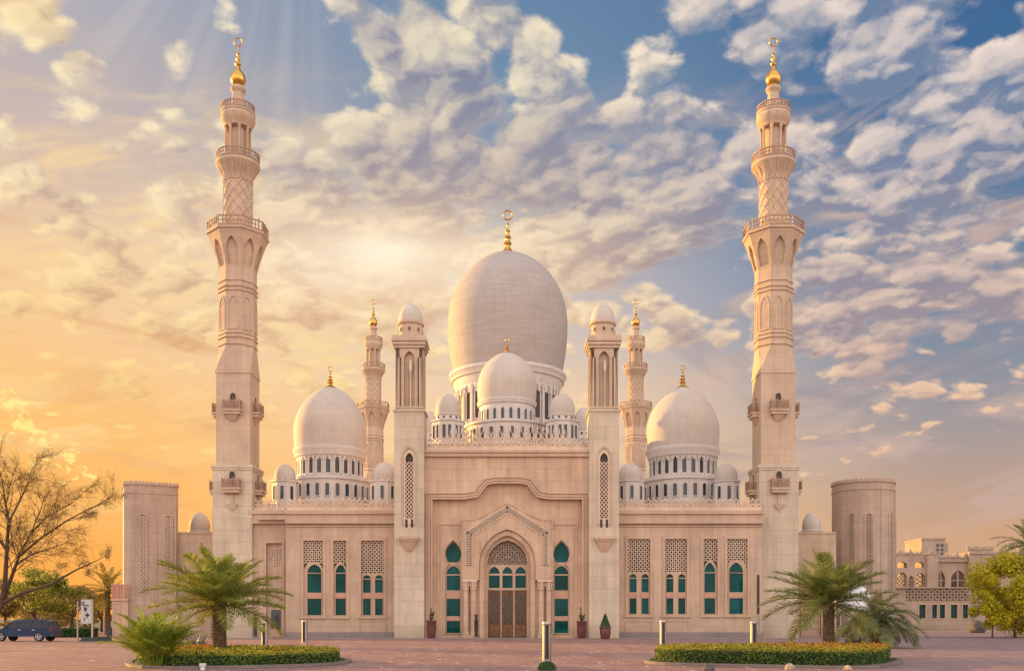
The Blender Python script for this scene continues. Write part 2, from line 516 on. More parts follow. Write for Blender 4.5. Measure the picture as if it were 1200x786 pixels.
def lattice(mb, x0, x1, z0, z1, cell, w, y0, y1, keep=None, star=False):
    """pierced screen: crossing bars with small lozenges"""
    cell *= 1.30 if star else 1.16; w *= 1.05 if star else 1.12
    nx = max(2, round((x1 - x0) / cell)); nz = max(2, round((z1 - z0) / cell))
    cw, ch = (x1 - x0) / nx, (z1 - z0) / nz
    def bar(ax, az_, bx, bz):
        L = math.hypot(bx - ax, bz - az_)
        px, pz = -(bz - az_) / L * w / 2, (bx - ax) / L * w / 2
        vs = [(ax + px, y0, az_ + pz), (bx + px, y0, bz + pz), (bx - px, y0, bz - pz), (ax - px, y0, az_ - pz)]
        vs += [(x, y1, z) for x, _, z in vs]
        mb.add(vs, [(0, 1, 2, 3), (0, 4, 5, 1), (1, 5, 6, 2), (2, 6, 7, 3), (3, 7, 4, 0)])
    for i in range(nx):
        for j in range(nz):
            cx, cz = x0 + (i + .5) * cw, z0 + (j + .5) * ch
            if keep and not keep(cx, cz): continue
            a, b = cw / 2, ch / 2
            if (i + j) % 2 == 0 or not star:
                bar(cx - a, cz - b, cx + a, cz + b); bar(cx - a, cz + b, cx + a, cz - b)
            else:
                bar(cx - a, cz, cx, cz + b); bar(cx, cz + b, cx + a, cz); bar(cx + a, cz, cx, cz - b); bar(cx, cz - b, cx - a, cz)

def inside(poly, x, z):
    c = False
    j = len(poly) - 1
    for i in range(len(poly)):
        (xi, zi), (xj, zj) = poly[i], poly[j]
        if (zi > z) != (zj > z) and x < (xj - xi) * (z - zi) / (zj - zi) + xi: c = not c
        j = i
    return c
def rotz(a, loc=(0, 0, 0)): return Matrix.Translation(loc) @ Matrix.Rotation(a, 4, 'Z')

def railing(mb, r, z0, h, n, segs, phase=0.0, bar=0.05, t=0.09):
    """round or polygonal balustrade of panels: bottom rail, top rail, posts and looped infill"""
    for z in (z0 + 0.05, z0 + h - 0.06):
        mb.lathe([(r - t / 2, z - 0.05), (r + t / 2, z - 0.05), (r + t / 2, z + 0.05), (r - t / 2, z + 0.05), (r - t / 2, z - 0.05)], 0, 0, segs, phase, cap=False)
    def rr(a):
        if segs > 12: return r
        st = 2 * PI / segs
        u = ((a - phase) % st) - st / 2
        return r * math.cos(st / 2) / math.cos(u)
    for k in range(n):
        a = 2 * PI * k / n
        q = rr(a)
        mb.M = M0 = mb.M
        keepM = mb.M.copy()
        mb.M = keepM @ rotz(a)
        big = k % 4 == 0
        b = bar * (1.7 if big else 0.8)
        mb.box(q - t / 2.4, q + t / 2.4, -b / 2, b / 2, z0, z0 + h * (1.14 if big else 0.96))
        if not big:
            wv = PI * r / n * 1.5
            mb.box(q - t / 3, q + t / 3, -wv / 2, wv / 2, z0 + h * 0.42, z0 + h * 0.56)
        mb.M = keepM

def finial(mb, cx, cy, z, h, r, ring=True):
    """gilded spire: stacked beads, then an upright ring"""
    f = lambda t: z + h * t
    mb.lathe([(r * 1.5, f(0)), (r * 1.4, f(.03)), (r * .8, f(.09)), (r * .45, f(.17)), (r * .45, f(.2)), (r * .75, f(.25)), (r * .4, f(.31)), (r * .36, f(.34)),
              (r * .62, f(.39)), (r * .3, f(.45)), (r * .28, f(.48)), (r * .46, f(.53)), (r * .2, f(.59)), (r * .15, f(.66)), (r * .28, f(.69)), (r * .1, f(.73)), (r * .08, f(.80))], cx, cy, 14)
    rr = h * 0.105
    mb.tube([(cx + rr * math.sin(t) , cy, f(.80) + rr * 0.95 - rr * math.cos(t)) for t in [2 * PI * k / 20 for k in range(20)]], h * 0.019, 6, closed=True)

# ================================================================== ground
gm, g, b = new_mat("far_ground")
geo = g.n.new("ShaderNodeNewGeometry")
n1 = g.noise(geo.outputs['Position'], 0.05, 5, 0.6); n2 = g.noise(geo.outputs['Position'], 2.0, 4, 0.6)
g.l.new(g.mix(g.mr(g.add(g.mul(n1, 0.6), g.mul(n2, 0.4)), 0.35, 0.65), (0.20, 0.145, 0.10, 1), (0.30, 0.22, 0.155, 1)), b.inputs['Base Color'])
b.inputs['Roughness'].default_value = 0.9

pm, g, b = new_mat("paving_bricks")
geo = g.n.new("ShaderNodeNewGeometry")
pos = geo.outputs['Position']
br = g.n.new("ShaderNodeTexBrick"); g.l.new(pos, br.inputs['Vector'])
br.inputs['Scale'].default_value = 1.0
br.inputs['Brick Width'].default_value = 0.42; br.inputs['Row Height'].default_value = 0.21
br.inputs['Mortar Size'].default_value = 0.010; br.inputs['Mortar Smooth'].default_value = 0.2
br.inputs['Color1'].default_value = (0.240, 0.112, 0.095, 1); br.inputs['Color2'].default_value = (0.330, 0.172, 0.150, 1)
br.inputs['Mortar'].default_value = (0.20, 0.115, 0.10, 1)
big = g.noise(pos, 0.22, 6, 0.65)
patch = g.noise(g.vmath('MULTIPLY', pos, (1.0, 0.30, 1)), 0.9, 8, 0.75, 0.4)
cc = g.mix(g.mul(g.mr(big, 0.35, 0.7), 0.6), br.outputs['Color'], (0.27, 0.175, 0.175, 1))
cc = g.mix(g.mul(g.mr(patch, 0.48, 0.66), 0.75), cc, (0.42, 0.255, 0.22, 1))
dirt = g.noise(g.vmath('MULTIPLY', pos, (1.25, 0.36, 1)), 1.6, 8, 0.75)
cc = g.mix(g.mul(g.mr(dirt, 0.50, 0.68), 0.75), cc, (0.125, 0.065, 0.064, 1))
# pale specks scattered over the bricks
sp = g.noise(g.vmath('MULTIPLY', pos, (2.4, 0.75, 1)), 1.5, 3, 0.5)
cc = g.mix(g.mr(sp, 0.655, 0.70), cc, (0.74, 0.62, 0.55, 1))
# the paving turns greyer to the east side of the square
px_ = g.n.new("ShaderNodeSeparateXYZ"); g.l.new(pos, px_.inputs[0])
cc = g.mix(g.mr(g.add(px_.outputs[0], g.mul(big, 6)), 9.0, 22.0, 0.0, 0.65), cc, g.mix(g.mr(dirt, 0.4, 0.65), (0.27, 0.19, 0.20, 1), (0.15, 0.105, 0.115, 1)))
g.l.new(cc, b.inputs['Base Color'])
g.l.new(g.mr(big, 0.3, 0.7, 0.45, 0.75), b.inputs['Roughness'])
b.inputs['Specular IOR Level'].default_value = 0.35
bumpn(g, b, g.add(g.mul(br.outputs['Fac'], -1.0), g.mul(g.noise(pos, 14, 3, 0.6), 0.5)), 0.012, 0.7)

structure(MB().box(-1500, 1500, -300, 2500, -0.5, 0.0).build("ground", gm))
structure(MB().box(-90, 90, -120, 52, -0.2, 0.004).build("plaza_paving", pm))
apron = stone("apron_stone", (0.36, 0.275, 0.255), 0.6, 0.6, 0.75, 0.15)
ap = MB().box(-26, 25, 0.2 - 2.2, 1.0, -0.1, 0.06)
structure(ap.build("pavement", apron))

# ================================================================== minarets
def windowed_faces(mb, apo, z0, zs, zt, half, depth=0.12, n=8, frame=0.12):
    """raised pointed-arch surrounds on the faces of an octagon"""
    M0 = mb.M.copy()
    for k in range(n):
        mb.M = M0 @ rotz(2 * PI * k / n)
        o = arch(0, half + frame, zs, zt + frame * 1.4, 8, z0 - frame)
        i = arch(0, half, zs, zt, 8, z0)
        mb.plate(o, [i], -apo - 0.07, -apo + 0.02)
    mb.M = M0

def make_minaret():
    root = thing("minaret", "x", "minaret", (0, 0, 0), "tall stone minarets around the mosque")
    P8 = PI / 8
    c8 = 1 / math.cos(P8)
    # square base
    mb = MB()
    mb.box(-1.68, 1.68, -1.68, 1.68, 0, 14.5)
    mb.box(-1.80, 1.80, -1.80, 1.80, 14.5, 14.72)
    mb.box(-1.74, 1.74, -1.74, 1.74, 14.3, 14.497)
    mb.build("base_shaft", CREAM, root)
    mb = MB()
    mb.box(-1.46, 1.46, -1.46, 1.46, 14.72, 22.85)
    mb.box(-1.52, 1.52, -1.52, 1.52, 22.6, 22.85 + .02)
    # chamfer from square to octagon
    a, o8 = 1.50, 1.60
    top = [(o8 * math.cos(P8 + k * PI / 4), o8 * math.sin(P8 + k * PI / 4)) for k in range(8)]
    z0, z1 = 22.87, 25.0
    vs = [(a, a, z0), (-a, a, z0), (-a, -a, z0), (a, -a, z0)] + [(x, y, z1) for x, y in top]
    # corner c lies between octagon vertices 2c and 2c+1
    fs = []
    for c in range(4):
        fs.append((c, 4 + 2 * c, 4 + 2 * c + 1))
        fs.append((c, 4 + (2 * c + 1) % 8, 4 + (2 * c + 2) % 8, (c + 1) % 4))
    mb.add(vs, fs)
    mb.build("upper_shaft", MINST, root)
    # octagon
    mb = MB()
    mb.lathe([(o8, 25.0), (o8, 31.7)], 0, 0, 8, P8, cap=False)
    for z, w in ((25.15, .10), (25.75, .12), (26.1, .09), (29.75, .10), (30.1, .12), (30.6, .10)):
        mb.lathe([(o8, z - .11), (o8 + w, z - .05), (o8 + w, z + .05), (o8, z + .11)], 0, 0, 8, P8, cap=False)
    windowed_faces(mb, o8 / c8, 26.5, 28.4, 29.2, .36)
    oc = mb.build("octagonal_shaft", MINST, root)
    for k in range(8):
        mb = MB(); mb.M = rotz(2 * PI * k / 8)
        lattice(mb, -.36, .36, 26.5, 28.9, .24, .05, -o8 / c8 - 0.035, -o8 / c8 + .01, keep=lambda x, z: z < 28.4 or abs(x) < .2)
        mb.build("lattice_screen", CARVE, oc)
    # flared gallery under the first balcony
    mb = MB()
    zf0, zf1 = 31.7, 34.6
    ra = lambda z: (1.60 + (2.52 - 1.60) * ((z - zf0) / (zf1 - zf0)) ** 1.25) / c8
    tn = math.tan(P8)
    for k in range(8):
        mb.M = rotz(2 * PI * k / 8)
        mb.F = lambda p: (p.x * ra(p.z), -ra(p.z) + p.y, p.z)
        mb.plate([(-tn, zf0), (-tn, 32.7), (-tn, 33.6), (-tn, zf1), (tn, zf1), (tn, 33.6), (tn, 32.7), (tn, zf0)], [arch(0, .27, 33.0, 34.1, 6, 31.9)], 0, .30)
    mb.F = None; mb.M = Matrix.Identity(4)
    mb.lathe([(1.38, zf0), (2.15, zf1)], 0, 0, 8, P8, cap=False)
    mb.lathe([(2.52, 34.6), (2.66, 34.68), (2.66, 34.86), (2.5, 34.9), (0.3, 34.9)], 0, 0, 8, P8, cap=False)
    bal = mb.build("gallery", MINST, root)
    mb = MB(); railing(mb, 2.56, 34.9, .85, 48, 8, P8); mb.build("railing", RAIL, bal)
    # cylinder with crossed ribs
    mb = MB()
    mb.lathe([(1.19, 34.9), (1.19, 40.7)], 0, 0, 40, cap=False)
    for k in range(10):
        for sg in (1, -1):
            a0 = 2 * PI * k / 10
            mb.tube([(1.19 * math.cos(a0 + sg * t * .30), 1.19 * math.sin(a0 + sg * t * .30), 35.0 + t * .48) for t in range(11)], .070, 4)
    for k in range(10):
        a = 2 * PI * k / 10 + .16
        mb.M = rotz(a)
        mb.plate(arch(0, .30, 39.8, 40.8, 6, 39.4), [arch(0, .2, 39.7, 40.6, 6, 39.45)], -1.25, -1.15)
    mb.M = Matrix.Identity(4)
    mb.build("ribbed_shaft", MINST, root, 35)
    mb = MB()
    mb.lathe([(1.19, 39.6), (1.26, 39.9), (1.45, 40.3), (1.75, 40.7), (1.86, 40.85), (1.86, 41.1), (1.78, 41.15), (0.3, 41.15)], 0, 0, 40, cap=False)
    for k in range(16):
        mb.M = rotz(2 * PI * k / 16)
        mb.add([(-.08, -1.2, 39.7), (.08, -1.2, 39.7), (.11, -1.84, 40.85), (-.11, -1.84, 40.85), (-.08, -1.1, 39.7), (.08, -1.1, 39.7), (.11, -1.3, 40.85), (-.11, -1.3, 40.85)],
               [(0, 1, 2, 3), (0, 3, 7, 4), (1, 5, 6, 2)])
    mb.M = Matrix.Identity(4)
    bal = mb.build("gallery", MINST, root, 35)
    mb = MB(); railing(mb, 1.80, 41.15, .72, 40, 32); mb.build("railing", RAIL, bal)
    # colonnade
    mb = MB()
    mb.lathe([(.72, 41.15), (.72, 44.6)], 0, 0, 20, cap=False)
    mb.lathe([(1.12, 41.15), (1.12, 41.4), (1.0, 41.45), (.5, 41.45)], 0, 0, 24, cap=False)
    for k in range(8):
        a = 2 * PI * k / 8 + P8
        mb.lathe([(.16, 41.45), (.16, 41.6), (.12, 41.65), (.11, 43.9), (.17, 44.1), (.17, 44.25)], 1.0 * math.cos(a), 1.0 * math.sin(a), 10)
    mb.build("colonnade", MINST, root, 35)
    mb = MB()
    mb.lathe([(.6, 44.1), (1.14, 44.15), (1.18, 44.35), (1.3, 44.5), (1.45, 44.85), (1.46, 45.15), (1.4, 45.3), (1.46, 45.36), (1.46, 45.5), (1.38, 45.55), (.3, 45.55)], 0, 0, 32, cap=False)
    for k in range(12):
        mb.M = rotz(2 * PI * k / 12)
        mb.add([(-.06, -1.18, 44.4), (.06, -1.18, 44.4), (.1, -1.5, 45.0), (-.1, -1.5, 45.0), (-.1, -1.3, 45.2), (.1, -1.3, 45.2)], [(0, 1, 2, 3), (3, 2, 5, 4)])
    mb.M = Matrix.Identity(4)
    bal = mb.build("gallery", MINST, root, 40)
    mb = MB(); railing(mb, 1.38, 45.55, .55, 32, 28, bar=.06); mb.build("railing", RAIL, bal)
    mb = MB()
    mb.lathe([(.62, 45.55), (.60, 46.0), (.46, 47.2), (.48, 47.3), (.62, 47.45), (.66, 47.6), (.60, 47.75), (.36, 47.9)], 0, 0, 24)
    mb.build("neck", MINST, root, 40)
    mb = MB()
    mb.lathe([(.34, 47.85), (.5, 48.0), (.64, 48.3), (.66, 48.55), (.58, 48.85), (.42, 49.1), (.24, 49.35), (.15, 49.6), (.24, 49.72), (.26, 49.82), (.13, 49.95),
              (.11, 50.1), (.2, 50.2), (.2, 50.3), (.09, 50.42), (.08, 50.55), (.15, 50.65), (.07, 50.78), (.045, 51.1), (.04, 51.35)], 0, 0, 20)
    mb.tube([(.36 * math.sin(t), 0, 51.72 - .36 * math.cos(t)) for t in [2 * PI * k / 24 for k in range(24)]], .055, 6, closed=True)
    mb.build("gilded_finial", GOLD, root, 50)
    # box balconies on the four sides, two storeys
    for (half, zb, up) in ((1.46, 19.45, True), (1.68, 12.75, False)):
        for k in range(4):
            M = rotz(k * PI / 2)
            mb = MB(); mb.M = M
            f = -half
            mb.box(-.78, .78, f - .62, f + .02, zb - .16, zb)
            mb.box(-.70, .70, f - .52, f + .02, zb - .42, zb - .163)
            if up:
                mb.add([(-.5, f, zb - .42), (.5, f, zb - .42), (.5, f - .42, zb - .423), (-.5, f - .42, zb - .423), (-.22, f, zb - .95), (.22, f, zb - .95), (.22, f - .1, zb - .95), (-.22, f - .1, zb - .95)],
                       [(0, 1, 5, 4), (3, 2, 6, 7), (0, 3, 7, 4), (1, 2, 6, 5), (4, 5, 6, 7)])
            else:
                mb.box(-.12, .12, f - .10, f + .02, zb - 1.36, zb - .41)
                mb.add([(-.45, f, zb - 1.35), (.45, f, zb - 1.35), (.45, f - .22, zb - 1.35), (-.45, f - .22, zb - 1.35), (0, f, zb - 2.1)],
                       [(0, 1, 2, 3), (3, 2, 4), (0, 3, 4), (1, 2, 4)])
            bb = mb.build("box_balcony", MINST, root)
            mb = MB(); mb.M = M
            mb.box(-.76, .76, f - .60, f - .54, zb + .66, zb + .74)
            mb.box(-.76, -.70, f - .54, f, zb + .66, zb + .74); mb.box(.70, .76, f - .54, f, zb + .66, zb + .74)
            for i in range(13):
                x = -.73 + i * 1.46 / 12
                mb.box(x - .025, x + .025, f - .59, f - .55, zb, zb + (.9 if i % 4 == 0 else .66))
            lattice(mb, -.72, .72, zb + .05, zb + .62, .18, .04, f - .575, f - .555)
            for i in range(5):
                y = f - .5 + i * .11
                mb.box(-.74, -.71, y - .02, y + .02, zb, zb + .66); mb.box(.71, .74, y - .02, y + .02, zb, zb + .66)
            mb.build("railing", RAIL, bb)
            mb = MB(); mb.M = M
            mb.plate(arch(0, .36, zb + 1.2, zb + 1.6, 8, zb), [arch(0, .25, zb + 1.15, zb + 1.45, 8, zb + .02)], f - .08, f + .05)
            mb.m = 1
            mb.plate(arch(0, .25, zb + 1.15, zb + 1.45, 8, zb + .02), [], f - .012, f + .05)
            mb.build("doorway", [MINST, DARKM], bb)
    # long recessed strip between the balconies on two sides
    return root

min0 = make_minaret()
mins = [
    (279.0, 81.6, "tall stone minaret with gilded finial rising at the left end of the facade"),
    (906.3, 81.6, "tall stone minaret with gilded finial rising at the right end of the facade"),
    (437.5, 148.0, "slim distant minaret behind the mosque, between left dome and left belfry"),
    (745.0, 148.0, "slim distant minaret behind the mosque, between right belfry and right dome"),
]
for i, (px, d, lab) in enumerate(mins):
    o = min0 if i == 0 else copy_tree(min0)
    place(o, (X(px, d), d + CAMY, 0), lab)

# ================================================================== belfry towers either side of the portal
def make_belfry():
    root = thing("belfry_tower", "x", "tower", (0, 0, 0), "belfry towers flanking the portal")
    h = 1.225
    mb = MB()
    # front face with a niche
    nz0, nz1 = 9.05, 15.6
    mb.plate(rect(-h, h, 0, 18.62), [arch(0, .46, 14.9, nz1, 8, nz0)], -h, -h + .30)
    mb.box(-h + .004, h - .004, -h + .30, h, 0, 18.62)
    mb.box(-h - .10, h + .10, -h - .10, h + .10, 18.62, 18.80)
    sh = mb.build("shaft", CREAM, root)
    mb = MB()
    lattice(mb, -.30, .30, 9.95, 14.5, .30, .06, -h + .02, -h + .28)
    mb.plate(arch(0, .455, 14.9, nz1 - .01, 8, nz0 + .01), [arch(0, .32, 14.75, 15.25, 8, 9.9)], -h + .05, -h + .29)
    mb.build("lattice_screen", CARVE, sh)
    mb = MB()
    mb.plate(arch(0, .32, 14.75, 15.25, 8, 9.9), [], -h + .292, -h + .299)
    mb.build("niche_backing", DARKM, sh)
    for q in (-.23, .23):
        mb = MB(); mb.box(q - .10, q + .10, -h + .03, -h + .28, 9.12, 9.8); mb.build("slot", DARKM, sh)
    mb = MB()
    mb.plate(arch(0, .62, 14.9, nz1 + .24, 8, nz0 + .3), [arch(0, .5, 14.9, nz1 + .06, 8, nz0 + .3)], -h - .06, -h + .02)
    # corbel under the niche
    mb.box(-.80, .80, -h - .55, -h + .02, 8.12, 8.36); mb.box(-.72, .72, -h - .46, -h + .02, 7.98, 8.117)
    mb.add([(-.66, -h, 7.98), (.66, -h, 7.98), (.66, -h - .4, 7.977), (-.66, -h - .4, 7.977), (-.2, -h, 7.15), (.2, -h, 7.15), (.2, -h - .08, 7.15), (-.2, -h - .08, 7.15)],
           [(0, 1, 5, 4), (3, 2, 6, 7), (0, 3, 7, 4), (1, 2, 6, 5), (4, 5, 6, 7)])
    mb.build("corbel", TRIM, root)
    # belfry stage: four faces with tall arched niches
    mb = MB()
    b0, b1, hb = 18.80, 24.0, 1.13
    mb.box(-hb + .34, hb - .34, -hb + .34, hb - .34, b0, b1)
    for k in range(4):
        mb.M = rotz(k * PI / 2)
        mb.plate(rect(-hb, hb, b0, b1), [arch(-.0, .44, 22.9, 23.6, 8, b0 + .15), arch(.80, .12, 22.9, 23.2, 5, b0 + .25), arch(-.80, .12, 22.9, 23.2, 5, b0 + .25)], -hb, -hb + .33)
        mb.plate(arch(0, .56, 22.9, 23.8, 8, b0 + .15), [arch(0, .45, 22.9, 23.62, 8, b0 + .15)], -hb - .05, -hb + .02)
    mb.M = Matrix.Identity(4)
    for i, (w, z) in enumerate(((.06, b0 + .12), (.12, b1 - .15), (.22, b1 + .10), (.30, b1 + .38), (.24, b1 + .62))):
        zz = (.14, .22, .25, .28, .24)[i]
        mb.box(-hb - w, hb + w, -hb - w, hb + w, z - .0, z + zz - .004)
    st = mb.build("belfry_stage", MINST, root)
    for k in range(4):
        mb = MB(); mb.M = rotz(k * PI / 2)
        lattice(mb, -.42, -.10, b0 + .2, 22.9, .26, .05, -hb + .2, -hb + .335)
        mb.build("lattice_screen", CARVE, st)
        mb = MB(); mb.M = rotz(k * PI / 2)
        y = -hb + .12
        mb.lathe([(.01, 21.2), (.05, 21.25), (.05, 19.2), (.10, 19.1), (.10, 19.0)], .08, y, 8)
        mb.lathe([(.02, 22.95), (.12, 22.75), (.16, 22.45), (.13, 22.15), (.17, 22.05), (.09, 21.9), (.05, 21.25)], .08, y, 10)
        mb.build("lantern", CARVE, st, 40)
    mb = MB()
    mb.lathe([(1.16, 24.86), (1.16, 25.0), (1.0, 25.05), (.98, 25.95), (1.10, 26.02), (1.13, 26.12), (1.10, 26.22), (1.0, 26.3)], 0, 0, 40)
    for k in range(8):
        mb.M = rotz(k * PI / 4)
        mb.plate([(.15 * math.cos(t), 25.5 + .2 * math.sin(t)) for t in [2 * PI * i / 14 for i in range(14)]], [[(.10 * math.cos(t), 25.5 + .15 * math.sin(t)) for t in [2 * PI * i / 14 for i in range(14)]]], -1.04, -.9)
        mb.m = 1
        mb.plate([(.10 * math.cos(t), 25.5 + .15 * math.sin(t)) for t in [2 * PI * i / 14 for i in range(14)]], [], -.995, -.9)
        mb.m = 0
    mb.build("neck", [MINST, DARKM], root, 40)
    mb = MB()
    mb.lathe([(1.02 * (1 - (t / 14) ** 2.1) ** .56, 26.3 + 1.55 * t / 14) for t in range(15)], 0, 0, 40)
    mb.build("cap_dome", DOMEW, root, 60)
    return root
bel0 = make_belfry()
place(bel0, (X(479.5, 77), 1.225, 0), "cream square belfry tower with small dome, left of the main portal")
bel1 = copy_tree(bel0)
place(bel1, (X(708.0, 77), 1.225, 0), "cream square belfry tower with small dome, right of the main portal")

# ================================================================== the mosque
mosque = thing("mosque", "sandstone mosque with white onion domes, arched portal and teal windows", "mosque", (X(594.5, 77.5), 0.5, 0))

def bay(parent, px0, px1, d, lights, ys, arched_top, mull=None):
    """one window bay: raised surround, pierced screen, arched lights with a beam across
    ys = panel top, screen bottom, arch top, springing, pane bottom, beam bottom, sill"""
    yt, yl, ya, ysp, yp, yb, ysill = ys
    y0 = d + CAMY
    x0, x1 = X(px0, d), X(px1, d)
    z = lambda p: Z(p, d)
    mb = MB()
    mb.plate(rect(x0 - .16, x1 + .16, z(ysill) - .14, z(yt) + .14), [rect(x0 + .02, x1 - .02, z(ysill) + .02, z(yt) - .02)], y0 - .10, y0 + .25)
    mb.plate(rect(x0 - .26, x1 + .26, z(ysill) - .24, z(yt) + .24), [rect(x0 - .163, x1 + .163, z(ysill) - .143, z(yt) + .143)], y0 - .05, y0 + .02)
    mb.box(x0 - .3, x1 + .3, y0 - .16, y0 - .104, z(ysill) - .16, z(ysill) - .02)
    w = mb.build("window", TRIM, parent)
    # frame with the lights cut out
    mb = MB()
    holes = []
    for a, c in lights:
        xa, xc = X(a, d), X(c, d); m = (xa + xc) / 2; hf = (xc - xa) / 2
        holes.append(arch(m, hf, z(ysp) + .03, z(ya), 9))
        holes.append(rect(xa, xc, z(yp), z(ysp) - .05))
        holes.append(rect(xa, xc, z(ysill) + .12, z(yb)))
    lo, hi = z(ysill) + .02, z(yl)
    if len(lights) == 1:
        xa, xc = X(lights[0][0], d), X(lights[0][1], d)
        outer = arch((x0 + x1) / 2, (x1 - x0) / 2 - .022, z(ysp) + .1, z(ya) + .22, 9, lo)
    else:
        outer = rect(x0 + .022, x1 - .022, lo, z(ya) + .16)
    mb.plate(outer, holes, y0 + .08, y0 + .24)
    # raised beads round each light
    for hl in holes:
        mx = sum(p[0] for p in hl) / len(hl); mz = sum(p[1] for p in hl) / len(hl)
        big = [(mx + (x - mx) * (1 + .10), mz + (zz - mz) * (1 + .10 * min(1, (x1 - x0) / 2))) for x, zz in hl]
        mb.plate(big, [hl], y0 + .045, y0 + .085)
    mb.build("frame", TRIM, w)
    mb = MB()
    for a, c in lights:
        xa, xc = X(a, d), X(c, d)
        mb.box(xa - .10, xc + .10, y0 + .03, y0 + .078, z(yb) + .06, z(yp) - .06)
    mb.build("beam", BEAM, w)
    mb = MB()
    for hl in holes:
        mb.plate(hl, [], y0 + .17, y0 + .18)
    mb.build("glass", TEAL, w)
    mb = MB()
    lattice(mb, x0 + .05, x1 - .05, z(ya) - .3, z(yt) - .06, .30, .075, y0 + .10, y0 + .20, keep=lambda a, b_: not inside(outer, a, b_) and not (len(lights) == 1 and b_ < z(ya) - .25))
    mb.build("lattice_screen", CARVE, w)
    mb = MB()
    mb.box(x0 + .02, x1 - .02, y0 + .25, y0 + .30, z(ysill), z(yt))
    mb.build("backing", DARKBACK, w)
    return w

def wing(parent, pxa, pxb, d, bays, end):
    y0 = d + CAMY
    z = lambda p: Z(p, d)
    x0, x1 = X(pxa, d), X(pxb, d)
    ztop = z(612)
    mb = MB()
    holes = [rect(X(b[0], d), X(b[1], d), z(b[3][6]), z(b[3][0])) for b in bays]
    mb.plate(rect(x0, x1, 0, ztop), holes, y0, y0 + .42)
    mb.box(x0, x1, y0 + .42, y0 + 22, 0, ztop - .01)
    wl_ = mb.build("wall", WALL, parent)
    mb = MB()
    for a, c, p, q in ((598, 602.5, .42, .0), (602.6, 609.5, .26, 0), (609.6, 613.5, .34, 0)):
        mb.box(x0 - .0, x1 + .0, y0 - p, y0 + .6, z(c), z(a))
    mb.box(x0, x1, y0 - .10, y0 + .4, z(617), z(615.3))
    mb.build("cornice", TRIM, parent)
    mb = MB()
    mb.box(x0, x1, y0 - .14, y0 + .1, 0, .52); mb.box(x0, x1, y0 - .2, y0 + .1, -.01, .24)
    mb.build("plinth", GREYST, parent)
    for b in bays:
        bay(parent, b[0], b[1], d, b[2], b[3], len(b[2]) == 1)
        # panel beneath paired lights
        if len(b[2]) == 2:
            mb = MB()
            xa, xb = X(b[0], d), X(b[1], d)
            mb.plate(rect(xa - .2, xb + .2, z(745.5) + .12, z(726.8)), [rect(xa - .08, xb + .08, z(745.5) + .22, z(727.8))], y0 - .06, y0 + .02)
            mb.build("panel_moulding", TRIM, parent)
    # cresting on the roof edge: interlaced pointed loops with buds
    mb = MB()
    cresting(mb, x0 + .1, x1 - .1, z(598), 1.05, y0 + .1)
    mb.build("roof_cresting", CARVE, parent)

def cresting(mb, x0, x1, z, h, y, rise=None):
    n = max(2, round((x1 - x0) / .46))
    w = (x1 - x0) / n
    mb.box(x0, x1, y - .10, y + .10, z - .02, z + .14)
    holes = []
    for i in range(n):
        cx = x0 + (i + .5) * w
        holes.append(arch(cx, w * .24, z + h * .34, z + h * .48, 4, z + h * .20))
    mb.plate(rect(x0, x1, z + .14, z + h * .60), holes, y + .06, y + .12, back=True)
    for i in range(n):
        cx = x0 + (i + .5) * w
        hh = h + (rise(cx) if rise else 0)
        a = arch(cx, w * .82, z + .14 + hh * .3, z + hh * .86, 7, z + .12)
        a = [(min(max(x, x0), x1), zz) for x, zz in a]
        yy = y + (.03 if i % 2 else -.03)
        mb.tube([(x, yy, zz) for x, zz in a], .042, 5)
        mb.tube([(x, yy, zz) for x, zz in arch(cx, w * .34, z + .14 + hh * .12, z + hh * .5, 6, z + .12)], .034, 5)
        mb.lathe([(.03, z + hh * .82), (.07, z + hh * .88), (.05, z + hh * .95), (.01, z + hh * 1.05)], cx, y, 6)
        mb.box(cx - w * .5, cx + w * .5, y - .02, y + .02, z + .12, z + hh * .30)

Y1 = (633, 668, 661, 671, 694, 701, 722)
Y2 = (633, 676, 673.5, 678, 694, 701, 722)
Y3 = (631, 664, 658.5, 670.5, 693.5, 700.5, 720.5)
Y4 = (631, 674, 672, 677, 693.5, 700.5, 720.5)
wing(mosque, 335, 464, 79.0, [(355.5, 379, [(360, 376.5)], Y1), (390.5, 406.5, [(393, 405)], Y1), (423, 450, [(425.3, 434.2), (439.5, 448.5)], Y2)], 0)
wing(mosque, 723, 893.5, 79.0, [(735.5, 762, [(737.8, 746), (752, 760.2)], Y4), (779, 805, [(781, 789.2), (795, 803.2)], Y4),
                                (824, 841, [(825.8, 838.2)], Y3), (851.5, 876, [(854.8, 871)], Y3)], 0)
# the set-back end of the left wing with its tall blind panel
d = 80.3; y0 = d + CAMY
mb = MB()
pan = rect(X(312, d), X(331, d), Z(744, d), Z(636, d))
mb.plate(rect(X(292, d), X(335, d), 0, Z(612, d)), [pan], y0, y0 + .3)
mb.box(X(292, d), X(335, d), y0 + .3, y0 + 20, 0, Z(612, d) - .01)
mb.build("wall", WALL, mosque)
mb = MB()
for a, c, p in ((598, 602.5, .42), (602.6, 609.5, .26), (609.6, 613.5, .34)):
    mb.box(X(292, d), X(335, d) - .01, y0 - p, y0 + .5, Z(c, d), Z(a, d))
mb.plate(rect(X(309.5, d), X(333.5, d), Z(746, d), Z(633, d)), [rect(X(312, d), X(331, d), Z(745, d), Z(636, d))], y0 - .08, y0 + .05)
mb.build("cornice", TRIM, mosque)
mb = MB()
mb.box(X(317, d), X(328, d), y0 + .24, y0 + .298, Z(736, d), Z(714, d))
mb.build("window", NAVY, mosque)
mb = MB(); cresting(mb, X(296, d), X(333, d), Z(598, d), 1.0, y0 + .1)
mb.build("roof_cresting", CARVE, mosque)
